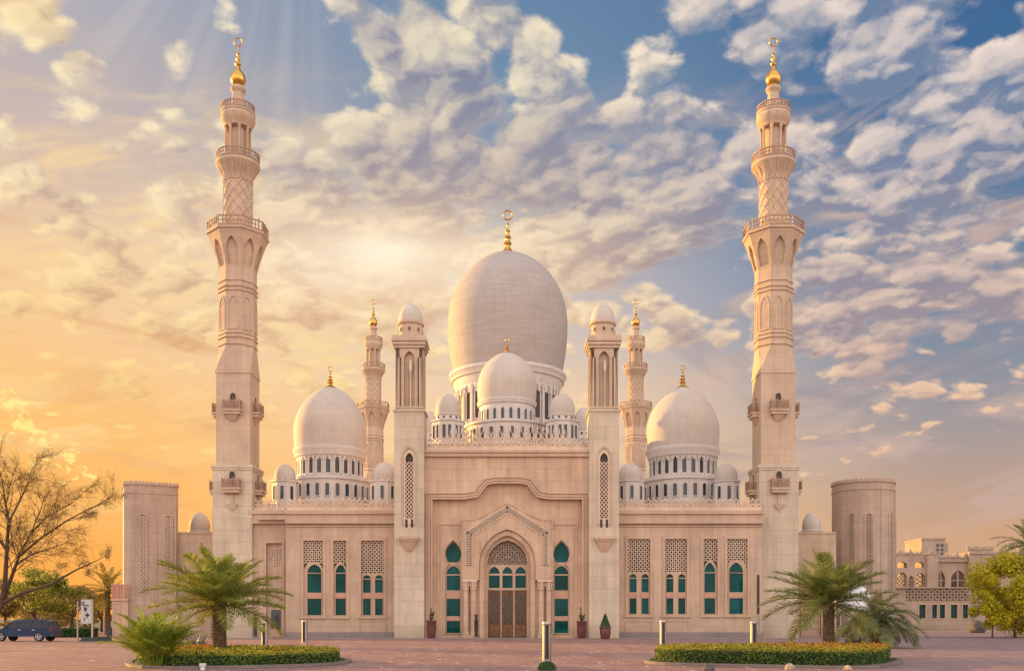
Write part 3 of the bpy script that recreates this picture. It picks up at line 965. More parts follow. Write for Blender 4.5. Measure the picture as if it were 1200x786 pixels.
mb = MB(); lattice(mb, X(315, d), X(330, d), Z(662, d), Z(642, d), .24, .08, y0 + .2, y0 + .295, keep=lambda x, z: abs(x - X(322.5, d)) < (z - Z(664, d)) * .5 or z > Z(655, d))
mb.build("lattice_screen", CARVE, mosque)

# ---------------------------------------------------------------- portal block
d = 77.5; y0 = d + CAMY
x = lambda p: X(p, d)
z = lambda p: Z(p, d)
pt = lambda L: [(x(a), z(b)) for a, b in L]
mir = lambda L: [(1189.0 - a, b) for a, b in reversed(L)]
H = [(507, 749), (507, 585), (545, 585), (560, 582.5), (571.5, 568), (580, 566.5)]
H = H + mir(H)
mb = MB()
mb.plate(rect(x(496.2), x(693), 0, z(533)), [pt([(a, min(b, 747.8)) for a, b in H])], y0, y0 + .42)
mb.box(x(496.2), x(693), y0 + 2.2, y0 + 18, 0, z(533) - .01)
# returns of the block above the wings
mb.quad((x(496.2), y0, 0), (x(496.2), y0 + 2.2, 0), (x(496.2), y0 + 2.2, z(533)), (x(496.2), y0, z(533)))
mb.quad((x(693), y0, 0), (x(693), y0 + 2.2, 0), (x(693), y0 + 2.2, z(533)), (x(693), y0, z(533)))
# recessed wall
kh = [(521.3, 742.5), (521.3, 669), (522.2, 664.5), (525, 661.3), (527, 659.8), (523.5, 656.5), (520.6, 651.5), (520.4, 646), (522.4, 640.5), (526.5, 635.5), (530.8, 632)]
kh = kh + [(2 * 530.8 - a, b) for a, b in reversed(kh[:-1])]
khr = [(1189.0 - a, b) for a, b in reversed(kh)]
archo = [(572.5 - 6, 747.8), (566.5, 661)]
ac = arch(x(594.5), x(594.5 + 28) - x(594.5), z(662), z(627), 12, 0.002)
mb.plate(pt([(a + (-1.5 if a < 594 else 1.5), min(b, 747.9) - 1.5 * (b < 747)) for a, b in H]), [pt(kh), pt(khr), ac], y0 + .42, y0 + .86)
mb.build("portal_wall", PORTAL, mosque)
mb = MB()
Hp = pt([(a, min(b, 747.5)) for a, b in H])
mb.strip(Hp, 0.01, .13, y0 - .13, y0 + .3)
mb.strip(Hp, .22, .36, y0 - .08, y0 + .01)
mb.strip(Hp, .46, .56, y0 - .12, y0 + .01)
for L in ([(514.5, 747), (514.5, 614), (541, 614)], [(648, 614), (674.5, 614), (674.5, 747)]):
    mb.strip(pt(L), 0, .12, y0 + .33, y0 + .43)
mb.strip(pt([(516.7, 747), (516.7, 617)]), 0, .06, y0 + .38, y0 + .43)
mb.strip(pt([(672.3, 617), (672.3, 747)]), 0, .06, y0 + .38, y0 + .43)
mb.build("portal_moulding", TRIM, mosque)
mb = MB()
for a, c, p in ((527.5, 530.5, .30), (530.55, 533.5, .18), (533.55, 535, .24)):
    mb.box(x(496.3), x(692.9), y0 - p, y0 + .4, z(c), z(a))
mb.build("portal_cornice", TRIM, mosque)
mb = MB()
cresting(mb, x(500), x(690), z(527.5), .98, y0 + .15, rise=lambda q: .38 * max(0, math.cos((q - x(594.5)) / 5.2)))
mb.build("roof_cresting", CARVE, mosque)
mb = MB()
d2 = 79.6
cresting(mb, X(525, d2), X(665, d2), 15.3, 1.9, d2 + CAMY, rise=lambda q: .85 * max(0, math.cos((q - X(594.5, d2)) / 4.6)))
mb.box(X(525, d2), X(665, d2), d2 + CAMY - .1, d2 + CAMY + .1, 15.2, 15.35)
mb.build("roof_cresting", CARVE, mosque)

# keyhole windows beside the door
for k, P in ((0, kh), (1, khr)):
    sh_ = (lambda a: a) if k == 0 else (lambda a: 1189.0 - a)
    xx = lambda a: x(sh_(a))
    mb = MB()
    mx = x(530.8 if k == 0 else 1189 - 530.8)
    big = [(mx + (q - mx) * 1.16, r + (.13 if r > z(640) else 0.0)) for q, r in pt(P)]
    mb.plate(big, [pt(P)], y0 + .34, y0 + .43)
    bb = [(mx + (q - mx) * 1.30, r + (.26 if r > z(640) else 0.0)) for q, r in pt(P)]
    mb.plate(bb, [[(q, r + .002) for q, r in big]], y0 + .385, y0 + .43)
    w = mb.build("window", TRIM, mosque)
    c = 530.8
    def rc(a0, a1, b0, b1): return rect(min(xx(a0), xx(a1)), max(xx(a0), xx(a1)), z(b1), z(b0))
    up = [(524, 658), (521.8, 651), (521.6, 646.2), (523.4, 641), (527, 636.5), (530.8, 633.8)]
    up = up + [(2 * c - a, b) for a, b in reversed(up[:-1])]
    if k: up = [(1189 - a, b) for a, b in reversed(up)]
    lights = [pt(up), arch(mx, x(539) - x(530.8), z(672), z(662.3), 8), rc(522.8, 538.8, 673.5, 691), rc(522.8, 538.8, 701, 721.5), rc(522.8, 538.8, 727, 741.3)]
    outer = [(mx + (q - mx) * .995, r) for q, r in pt(P)]
    mb = MB()
    mb.plate(outer, lights, y0 + .58, y0 + .70)
    for L in lights[2:]:
        xs = [p[0] for p in L]; zs = [p[1] for p in L]
        mb.plate(rect(min(xs) - .05, max(xs) + .05, min(zs) - .05, max(zs) + .05), [L], y0 + .55, y0 + .585)
    mb.build("frame", TRIM, w)
    mb = MB(); mb.box(mx - .60, mx + .60, y0 + .53, y0 + .575, z(700), z(692.2)); mb.build("beam", BEAM, w)
    mb = MB(); mb.box(mx - .60, mx + .60, y0 + .54, y0 + .577, z(726), z(722.4)); mb.build("beam", BEAM, w)
    mb = MB()
    for L in lights: mb.plate(L, [], y0 + .65, y0 + .66)
    mb.build("glass", TEAL, w)
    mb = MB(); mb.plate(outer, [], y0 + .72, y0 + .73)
    mb.build("backing", DARKBACK, w)

# carved gable surround and arches
gab = [(541, 679), (541, 608), (553, 608), (560, 606), (594.5, 588)]
gab = gab + mir(gab[:-1])
inner = arch(x(594.5), x(627.5) - x(594.5), z(661), z(620), 12, z(679))
mb = MB()
mb.plate(pt(gab) + list(reversed(inner)), [], y0 + .06, y0 + .42)
mb.strip(pt(gab), 0.0, -.10, y0 + .0, y0 + .065)
mb.strip(inner, 0.0, .10, y0 + .01, y0 + .065)
gs = mb.build("gable_surround", PORTAL, mosque)
mb = MB()
band = [(550, 662), (550, 625), (594.5, 596.5), (639, 625), (639, 662)]
bp = pt(band)
mb.strip(bp, -.24, .26, y0 + .045, y0 + .062)
mb.build("band_backing", DARKBACK, gs)
mb = MB()
for i in range(len(bp) - 1):
    ax, az_ = bp[i]; bx, bz = bp[i + 1]
    L = math.hypot(bx - ax, bz - az_)
    tx, tz = (bx - ax) / L, (bz - az_) / L
    mb.F = lambda p: (ax + tx * p.x - tz * p.z, p.y, az_ + tz * p.x + tx * p.z)
    lattice(mb, .03, L - .03, -.22, .24, .235, .062, y0 - .01, y0 + .046)
mb.F = None
mb.strip(bp, -.30, -.24, y0 - .01, y0 + .062); mb.strip(bp, .26, .32, y0 - .01, y0 + .062)
mb.build("carved_band", CARVE, gs)
mb = MB()
A1 = arch(x(594.5), x(627) - x(594.5), z(661), z(620.6), 12, 0.003)
A2 = arch(x(594.5), x(622.5) - x(594.5), z(661), z(626), 12, 0.003)
A3 = arch(x(594.5), x(619) - x(594.5), z(661), z(631.5), 12, 0.003)
mb.plate(A1, [[(a, b + .0015 if b < .01 else b) for a, b in A2]], y0 + .24, y0 + .43)
mb.plate(A2, [[(a, b + .0015 if b < .01 else b) for a, b in A3]], y0 + .62, y0 + 1.3)
mb.tube([(a, y0 + .62, b) for a, b in A3], .06, 6)
mb.tube([(a, y0 + .26, b) for a, b in A2], .05, 6)
mb.build("arch_moulding", PORTAL, mosque)
# columns
for cpx in (545.8, 554.6, 634.4, 643.2):
    cx, cy, r = x(cpx), y0 + .2, .24
    mb = MB()
    mb.box(cx - r - .06, cx + r + .06, cy - r - .06, cy + r + .06, 0.0, .35)
    mb.lathe([(r + .06, .35), (r + .07, .43), (r, .52), (r, .6), (r * .93, 3.9), (r * .93, 3.95), (r + .05, 4.0), (r, 4.06), (r * .95, 4.1), (r * 1.05, 4.35), (r * 1.3, 4.6), (r * 1.35, 4.68)], cx, cy, 20)
    c_ = mb.build("column", PORTAL, mosque, 40)
    mb = MB()
    for k in range(8):
        a = k * PI / 4
        mb.M = rotz(a, (cx, cy, 0))
        mb.add([(-.08, -r, 4.1), (.08, -r, 4.1), (.10, -r * 1.4, 4.5), (-.10, -r * 1.4, 4.5), (0, -r * 1.5, 4.62), (0, -r * 1.05, 4.3)], [(0, 1, 2, 3), (3, 2, 4), (0, 1, 5)])
    mb.M = Matrix.Identity(4)
    mb.box(cx - .315, cx + .315, cy - .33, cy + .22, 4.69, 4.84)
    mb.build("capital", CARVE, c_)

# door, fanlight
yd = y0 + 1.0
fan = arch(x(594.5), x(618.6) - x(594.5), z(661), z(632), 12)
mb = MB()
mb.plate(fan, [], yd + .16, yd + .20)
fl = mb.build("fanlight", BLACKGL, mosque)
mb = MB()
def infan(a, b):
    t = (b - z(661)) / (z(632) - z(661))
    return 0 < t < .93 and abs(a - x(594.5)) < (x(618) - x(594.5)) * (1 - t ** 1.6) ** .7
rng = random.Random(4)
cells = .34
lattice(mb, x(571), x(618), z(660), z(632), cells, .080, yd + .05, yd + .13, keep=infan)
for ring in (.35, .65, .9):
    mb.tube([(x(594.5) + (a - x(594.5)) * ring, yd + .07, z(661) + (b - z(661)) * ring) for a, b in fan], .045, 5)
mb.build("tracery", stone("tracery_stone", (0.42, 0.29, 0.20), 9, 9, .95, .03), fl)
mb = MB()
mull = [571, 587, 602.3, 618]
holes = []
for i in range(3):
    a, b_ = mull[i] + 1.6, mull[i + 1] - 1.6
    holes.append(arch(x((a + b_) / 2), (x(b_) - x(a)) / 2, z(671), z(662.8), 8))
    holes.append(rect(x(a), x(b_), z(688), z(673.2)))
for i in range(3):
    holes.append(rect(x(mull[i] + .7), x(mull[i + 1] - .7), .10, z(690.6)))
mb.plate(rect(x(570), x(619), .005, z(660.5)), holes, yd, yd + .12)
mb.build("door_frame", TRIM, mosque)
mb = MB()
for hl in holes[:6]: mb.plate(hl, [], yd + .08, yd + .085)
mb.build("transom_glass", TEAL, mosque)
for i in range(3):
    hl = holes[6 + i]
    xa, xb = hl[0][0] + .01, hl[2][0] - .01
    za, zb = .11, z(690.8)
    mb = MB()
    w_ = xb - xa
    gl = [rect(xa + w_ * .20, xa + w_ * .43, za + 1.12, zb - .42), rect(xa + w_ * .57, xa + w_ * .80, za + 1.12, zb - .42)]
    gl = [arch((g_[0][0] + g_[2][0]) / 2, (g_[2][0] - g_[0][0]) / 2, zb - .55, zb - .38, 5, za + 1.12) for g_ in gl]
    lowp = rect(xa + w_ * .14, xa + w_ * .86, za + .22, za + .98)
    mb.plate(rect(xa, xb, za, zb), gl + [lowp], yd + .04, yd + .10)
    dr = mb.build("door", BROWNDOOR, mosque)
    mb = MB()
    for g_ in gl: mb.plate(g_, [], yd + .085, yd + .095)
    mb.build("glass", BLACKGL, dr)
    mb = MB()
    mb.plate(lowp, [], yd + .07, yd + .08)
    lattice(mb, lowp[0][0] + .03, lowp[2][0] - .03, za + .25, za + .95, .17, .07, yd + .035, yd + .07)
    for g_ in gl:
        cx_ = sum(p[0] for p in g_) / len(g_)
        for q in range(3):
            mb.lathe([(.0, za + 1.5 + q * .62), (.035, za + 1.6 + q * .62), (.0, za + 1.75 + q * .62)], cx_, yd + .07, 6)
    mb.build("relief", BRASS, dr)
    mb = MB()
    hx = xb - .09 if i != 2 else xa + .09
    mb.tube([(hx, yd - .03, 1.35), (hx, yd - .03, 1.95)], .025, 6); mb.box(hx - .02, hx + .02, yd - .03, yd + .045, 1.38, 1.42); mb.box(hx - .02, hx + .02, yd - .03, yd + .045, 1.88, 1.92)
    mb.build("handle", BRASS, dr)
mb = MB()
mb.box(x(565), x(624), y0 + .7, yd + .14, -.01, .10)
mb.build("door_step", plain("door_step_stone", (0.10, 0.09, 0.10), 0.5), mosque)

# ---------------------------------------------------------------- roofs and domes
mb = MB()
zr = Z(598, 79) - .4
mb.box(X(300, 79), X(893, 79), 79.6 - 77, 40, zr - .3, zr)
mb.box(X(496.5, 77.5), X(692.5, 77.5), 1.1, 34, 15.0, 15.3)
mb.box(X(505, 84), X(684, 84), 20, 40, 10, 21)
mb.build("roof", WALL, mosque)

def dome_prof(Rm, rb, zb, zm, zt, p=2.0, q=.55, n=26):
    L = []
    for i in range(9):
        t = i / 8
        u = 1 - t
        L.append((Rm - (Rm - rb) * u ** 1.9, zb + (zm - zb) * t))
    for i in range(1, n + 1):
        t = math.sin(PI / 2 * i / n)
        L.append((Rm * max(0.0, 1 - t ** p) ** q, zm + (zt - zm) * t))
    return L

def drum(parent, name, cx, cy, prof, mat, wins, segs=64, glass=NAVY, spread=100):
    """wins: (count, radius, z0, zspring, ztop, half, frame)"""
    mb = MB(); mb.lathe(prof, cx, cy, segs, cap=False)
    dr = mb.build(name, mat, parent, 30)
    for (n, r, z0_, zs, zt, half, fr) in wins:
        for k in range(n):
            a = (k + .5) * 360.0 / n
            a = (a + 180) % 360 - 180
            if abs(a) > spread: continue
            mb = MB(); mb.M = rotz(R(a), (cx, cy, 0))
            o = arch(0, half + fr, zs, zt + fr * 1.3, 7, z0_ - fr)
            i = arch(0, half, zs, zt, 7, z0_)
            mb.plate(o, [i], -r - .10, -r * math.cos(.02) + .05)
            mb.m = 1
            mb.plate(i, [], -r - .025, -r)
            mb.build("window", [mat, glass], dr)
    return dr

def dome(parent, cx, cy, prof, mat, fin=None, segs=72):
    mb = MB(); mb.lathe(prof, cx, cy, segs, cap=False)
    dm = mb.build("dome", mat, parent, 60)
    if fin:
        mb = MB(); finial(mb, cx, cy, *fin)
        mb.build("gilded_finial", GOLD, dm, 50)
    return dm

def ring(mb, cx, cy, r, z0_, z1_, w, segs=64):
    m = (z0_ + z1_) / 2
    mb.lathe([(r, z0_), (r + w * .55, z0_ + (m - z0_) * .3), (r + w * .7, m), (r + w, m + (z1_ - m) * .4), (r + w, z1_ - .04), (r + w * .8, z1_), (r - .2, z1_)], cx, cy, segs, cap=False)

def fringe(mb, cx, cy, r, z_, h, n, spread=115):
    """small hanging arches under a cornice"""
    for k in range(n):
        a = (k + .5) * 360.0 / n
        a = (a + 180) % 360 - 180
        if abs(a) > spread: continue
        mb.M = rotz(R(a), (cx, cy, 0))
        w = PI * r / n
        mb.plate(rect(-w, w, z_, z_ + h), [arch(0, w * .68, z_ + h * .35, z_ + h * .8, 5, z_ + .01)], -r - .06, -r + .03)
    mb.M = Matrix.Identity(4)

# --- main dome
md = 105.0; cx, cy = X(595, md), md + CAMY
zz = lambda p: Z(p, md)
px2r = md / K
dome(mosque, cx, cy, dome_prof(70 * px2r, 63 * px2r, zz(441), zz(383), zz(297.5), 2.05, .54), DOME, (zz(298.5), zz(247) - zz(298.5), .62))
mb = MB()
ring(mb, cx, cy, 6.0, zz(452), zz(441), .55, 80)
mb.lathe([(5.55, zz(470)), (5.7, zz(462)), (6.1, zz(453)), (6.1, zz(451))], cx, cy, 80, cap=False)
fringe(mb, cx, cy, 5.72, zz(470), 1.1, 40)
mb.build("dome_cornice", WHITE, mosque, 35)
drum(mosque, "drum", cx, cy, [(5.55, 15), (5.55, zz(468))], WHITE, [(26, 5.55, 23.2, 25.6, 26.5, .34, .12)], 80, DARKM, 85)
mb = MB()
for k in range(26):
    a = k * 360.0 / 26
    if abs((a + 180) % 360 - 180) < 100:
        aa = R(a) - PI / 2
        mb.lathe([(.17, 22.6), (.13, 22.8), (.12, 26.4), (.2, 26.7)], cx + 5.75 * math.cos(aa), cy + 5.75 * math.sin(aa), 8)
mb.lathe([(5.5, 22.2), (6.1, 22.3), (6.1, 22.55), (5.5, 22.6)], cx, cy, 80, cap=False)
mb.build("drum_colonnade", WHITE, mosque, 40)

# --- front dome
fd = 93.0; cx, cy = X(594, fd), fd + CAMY
zz = lambda p: Z(p, fd)
dome(mosque, cx, cy, dome_prof(34.8 * fd / K, 33.6 * fd / K, zz(473), zz(455), zz(413.5), 1.95, .58), DOMEW, (zz(414.5), zz(396) - zz(414.5), .3))
mb = MB(); ring(mb, cx, cy, 2.75, zz(478.5), zz(472.5), .22); mb.build("dome_cornice", WHITE, mosque, 35)
drum(mosque, "drum", cx, cy, [(2.72, 20), (2.72, 22.7)], WHITE, [(22, 2.72, 20.95, 21.75, 22.05, .16, .07)], 64, NAVY, 92)
drum(mosque, "drum_base", cx, cy, [(4.05, 15.2), (4.05, 20.35), (4.2, 20.4), (4.2, 20.62), (4.05, 20.66), (2.6, 20.75)], WHITE, [(26, 4.05, 18.75, 19.75, 19.95, .20, .07)], 64, NAVY, 92)
mb = MB(); fringe(mb, cx, cy, 4.06, 17.6, .6, 44, 95); mb.lathe([(4.0, 17.4), (4.2, 17.45), (4.2, 17.62), (4.0, 17.66)], cx, cy, 64, cap=False)
mb.build("arcaded_frieze", WHITE, mosque)

def turret(px, dd, rdome, ytop, ydome, rtur, ztur, ybase0, segs=8, wins=True):
    """small domed turret: drum with round holes, octagonal body with paired lights"""
    cx, cy = X(px, dd), dd + CAMY
    zq = lambda p: Z(p, dd)
    mb = MB()
    mb.lathe([(rtur, ybase0), (rtur, ztur), (rtur + .12, ztur + .03), (rtur + .12, ztur + .17), (rdome * 1.02, ztur + .2)], cx, cy, 8, PI / 8, cap=False)
    mb.lathe([(rdome * 1.02, ztur + .2), (rdome * 1.02, zq(ydome) - .12), (rdome * 1.1, zq(ydome) - .08), (rdome * 1.1, zq(ydome)), (rdome * .9, zq(ydome) + .02)], cx, cy, 32, cap=False)
    t = mb.build("turret", WHITE, mosque, 30)
    mb = MB()
    zc = (ztur + .2 + zq(ydome) - .1) / 2
    for k in range(12):
        a = (k + .5) * 30
        if abs((a + 180) % 360 - 180) > 100: continue
        mb.M = rotz(R(a), (cx, cy, 0))
        mb.plate([(.11 * math.cos(q), zc + .13 * math.sin(q)) for q in [2 * PI * i / 10 for i in range(10)]], [], -rdome * 1.02 - .03, -rdome * 1.0)
    mb.build("round_light", NAVY, t)
    mb = MB()
    for k in (-2, -1, 0, 1, 2):
        mb.M = rotz(k * PI / 4, (cx, cy, 0))
        ap = rtur * math.cos(PI / 8)
        for s in ((-.26, .26) if rtur > 1.3 else (0,)):
            mb.m = 0
            o = rect(s - .21, s + .21, ztur - 1.65, ztur - .32); i_ = rect(s - .15, s + .15, ztur - 1.59, ztur - .38)
            mb.plate(o, [i_], -ap - .05, -ap + .02)
            mb.m = 1
            mb.plate(i_, [], -ap - .012, -ap + .02)
    mb.build("window", [WHITE, NAVY], t)
    mb = MB(); mb.lathe(dome_prof(rdome, rdome * .97, zq(ydome), zq(ydome) + (zq(ytop) - zq(ydome)) * .25, zq(ytop), 2.1, .55), cx, cy, 40, cap=False)
    mb.build("small_dome", DOMEW, t, 60)
for a in ((525, 89.0, 1.18, 461.5, 487, 1.62, 20.15, 15.2), (658.5, 89.0, 1.22, 461, 487.5, 1.62, 20.15, 15.2), (684, 97.0, 1.0, 477, 503, 1.3, 20.0, 15.0), (503, 97.0, 1.0, 482, 506, 1.3, 19.9, 15.0)):
    turret(*a)

# --- wing domes
for pxc, ytip in ((387, 430), (800, 428)):
    wd = 90.0; cx, cy = X(pxc, wd), wd + CAMY
    zz = lambda p: Z(p, wd)
    dome(mosque, cx, cy, dome_prof(42.2 * wd / K, 40.8 * wd / K, zz(528.5), zz(507), zz(453.5), 1.9, .60), DOMEW, (zz(455), zz(ytip) - zz(455), .42))
    mb = MB(); ring(mb, cx, cy, 3.12, zz(540), zz(528), .38, 72)
    fringe(mb, cx, cy, 3.14, zz(541) - .25, .42, 40, 100)
    mb.build("dome_cornice", WHITE, mosque, 35)
    drum(mosque, "drum", cx, cy, [(3.1, 14.5), (3.1, zz(538))], WHITE, [(24, 3.1, 15.15, 16.3, 16.75, .20, .08)], 72, NAVY, 92)
    drum(mosque, "drum_base", cx, cy, [(3.75, 10.4), (3.75, 14.55), (3.9, 14.6), (3.9, 14.9), (3.75, 14.95), (3.0, 15.0)], WHITE, [(26, 3.75, 13.0, 14.0, 14.15, .18, .08)], 72, NAVY, 92)
    mb = MB(); fringe(mb, cx, cy, 3.76, 12.0, .5, 44, 95); fringe(mb, cx, cy, 3.14, 14.96, .25, 44, 95); mb.lathe([(3.7, 11.8), (3.92, 11.85), (3.92, 12.0), (3.7, 12.05)], cx, cy, 72, cap=False)
    mb.build("arcaded_frieze", WHITE, mosque)
for a in ((334, 85.5, .96, 543.5, 564, 1.18, 14.0, 10.3), (450, 85.5, 1.12, 541.5, 564, 1.3, 14.0, 10.3), (738.5, 85.5, 1.12, 542.5, 564, 1.3, 14.0, 10.3), (851, 85.5, 1.02, 543, 564, 1.2, 14.0, 10.3)):
    turret(*a)
# low roof houses beside the wings
mb = MB()
mb.box(X(437, 88), X(466, 88), 9.5, 14, 10.2, Z(580, 88)); mb.build("roof_house", WALL, mosque)
mb = MB(); mb.box(X(722, 88), X(752, 88), 9.5, 14, 10.2, Z(580, 88)); mb.build("roof_house", WALL, mosque)

# ================================================================== flanking round towers and low blocks
def round_tower(px, d, r, ytop, strips, label, extra):
    cx, cy = X(px, d), d + CAMY
    h = Z(ytop, d)
    root = thing("round_tower", label, "tower", (cx, cy, 0))
    mb = MB()
    mb.lathe([(r + .12, 0), (r + .12, 3.0), (r + .05, 3.15), (r, 3.2), (r, h - .95), (r + .05, h - .92), (r + .05, h - .8), (r, h - .77), (r, h - .1)], cx, cy, 72, cap=False)
    mb.lathe([(r, h - .25), (r + .10, h - .2), (r + .10, h), (r - .3, h), (r - .3, h - .6), (0.01, h - .6)], cx, cy, 72, cap=False)
    # shallow pilaster strips
    for a in extra:
        mb.M = rotz(R(a), (cx, cy, 0))
        mb.box(-.10, .10, -r - .06, -r + .05, 3.2, h - .95)
        mb.M = Matrix.Identity(4)
    mb.build("wall", TOWER, root, 30)
    mb = MB()
    for k in range(44):
        a = 2 * PI * k / 44
        mb.M = rotz(a, (cx, cy, 0))
        mb.add([(-.13, -r - .10, h), (.13, -r - .10, h), (.10, -r - .06, h + .13), (-.07, -r - .06, h + .17), (-.13, -r + .15, h), (.13, -r + .15, h), (.10, -r + .11, h + .13), (-.07, -r + .11, h + .17)],
               [(0, 1, 2, 3), (1, 5, 6, 2), (5, 4, 7, 6), (4, 0, 3, 7), (3, 2, 6, 7)])
    mb.build("crenellation", TOWER, root)
    for a, z0, z1, half in strips:
        mb = MB(); mb.M = rotz(R(a), (cx, cy, 0))
        mb.F = lambda p: (p.x, p.y + r - math.sqrt(max(0, r * r - p.x * p.x)), p.z)
        o = arch(0, half + .14, z1 - .3, z1 + .2, 6, z0 - .14); i = arch(0, half, z1 - .3, z1, 6, z0)
        mb.plate(o, [i], -r - .10, -r + .05)
        s_ = mb.build("screen_surround", TOWER, root)
        mb = MB(); mb.M = rotz(R(a), (cx, cy, 0))
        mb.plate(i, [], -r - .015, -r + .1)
        mb.build("backing", DARKBACK, s_)
        mb = MB(); mb.M = rotz(R(a), (cx, cy, 0))
        lattice(mb, -half, half, z0, z1 - .1, .30, .075, -r - .075, -r - .01)
        mb.build("lattice_screen", TOWER, s_)
    return root
dl = 86.5
def block_tower(label):
    """tall block with cut corners; its front carries two pierced strips"""
    d = 84.0
    cx, hw, dp, c = X(176.0, 86.2), 29.8 * d / K, 4.4, .55
    y0 = d + CAMY; cy = y0 + dp / 2
    h = Z(566, d)
    root = thing("corner_tower", label, "tower", (cx, cy, 0))
    def ring_(o):
        a, b_ = hw + o, dp / 2 + o
        return [(cx - a + c, cy - b_), (cx + a - c * .5, cy - b_), (cx + a, cy - b_ + c * .5), (cx + a, cy + b_), (cx - a, cy + b_), (cx - a, cy - b_ + c)]
    mb = MB()
    def skin(levels):
        n = 6
        vs = [(px_, py_, z_) for o_, z_ in levels for px_, py_ in ring_(o_)]
        mb.add(vs, [(j * n + i, j * n + (i + 1) % n, (j + 1) * n + (i + 1) % n, (j + 1) * n + i) for j in range(len(levels) - 1) for i in range(n)] + [tuple((len(levels) - 1) * n + i for i in range(n))])
    skin([(.14, 0), (.14, 3.0), (.05, 3.12), (0, 3.2), (0, h - .95), (.05, h - .92), (.05, h - .8), (0, h - .78), (0, h - .22), (.09, h - .18), (.09, h), (-.2, h), (-.2, h - .5)])
    for q in (cx - hw + .75, cx + .35, cx + hw - .30):
        mb.box(q - .09, q + .09, y0 - .06, y0 + .05, 3.22, h - .97)
    mb.build("wall", TOWER, root)
    mb = MB()
    R_ = ring_(.07)
    rng = random.Random(5)
    for i in range(6):
        ax, ay = R_[i]; bx, by = R_[(i + 1) % 6]
        L = math.hypot(bx - ax, by - ay); n = max(1, int(L / .30))
        an = math.atan2(by - ay, bx - ax)
        for k in range(n):
            t = (k + .5) / n
            mb.M = rotz(an, (ax + (bx - ax) * t, ay + (by - ay) * t, 0))
            w_ = L / n * .46; q = .10 + .07 * rng.random()
            mb.add([(-w_, 0, h - .01), (w_, 0, h - .01), (w_ * .7, .03, h + q), (-w_ * .6, .03, h + q + .03), (-w_, .2, h - .01), (w_, .2, h - .01), (w_ * .7, .17, h + q), (-w_ * .6, .17, h + q + .03)],
                   [(0, 1, 2, 3), (1, 5, 6, 2), (5, 4, 7, 6), (4, 0, 3, 7), (3, 2, 6, 7)])
    mb.build("crenellation", TOWER, root)
    for q in (cx - hw * .32, cx + hw * .62):
        z0, z1, half = Z(692, d), Z(603, d), .25
        mb = MB()
        i = arch(q, half, z1 - .3, z1, 6, z0)
        mb.plate(arch(q, half + .14, z1 - .3, z1 + .2, 6, z0 - .14), [i], y0 - .10, y0 + .02)
        s_ = mb.build("screen_surround", TOWER, root)
        mb = MB(); mb.plate(i, [], y0 - .012, y0 + .02); mb.build("backing", DARKBACK, s_)
        mb = MB(); lattice(mb, q - half, q + half, z0, z1 - .1, .30, .075, y0 - .075, y0 - .014); mb.build("lattice_screen", CARVE, s_)
    root.rotation_euler = (0, 0, R(24))
    return root
block_tower("square cut stone tower with two pierced strips at the far left of the mosque")
dr_ = 89.5
tw2 = round_tower(1011.5, dr_, 34.8 * dr_ / K, 566.5, [(-41, Z(690, 88), Z(603, 88), .27), (-10, Z(690, 87), Z(602, 87), .29), (38, Z(690, 88), Z(602, 88), .27), (75, 5, 11, .25)],
                  "wide round stone tower with three pierced strips at the far right of the mosque", (-62, -25, 14, 58))

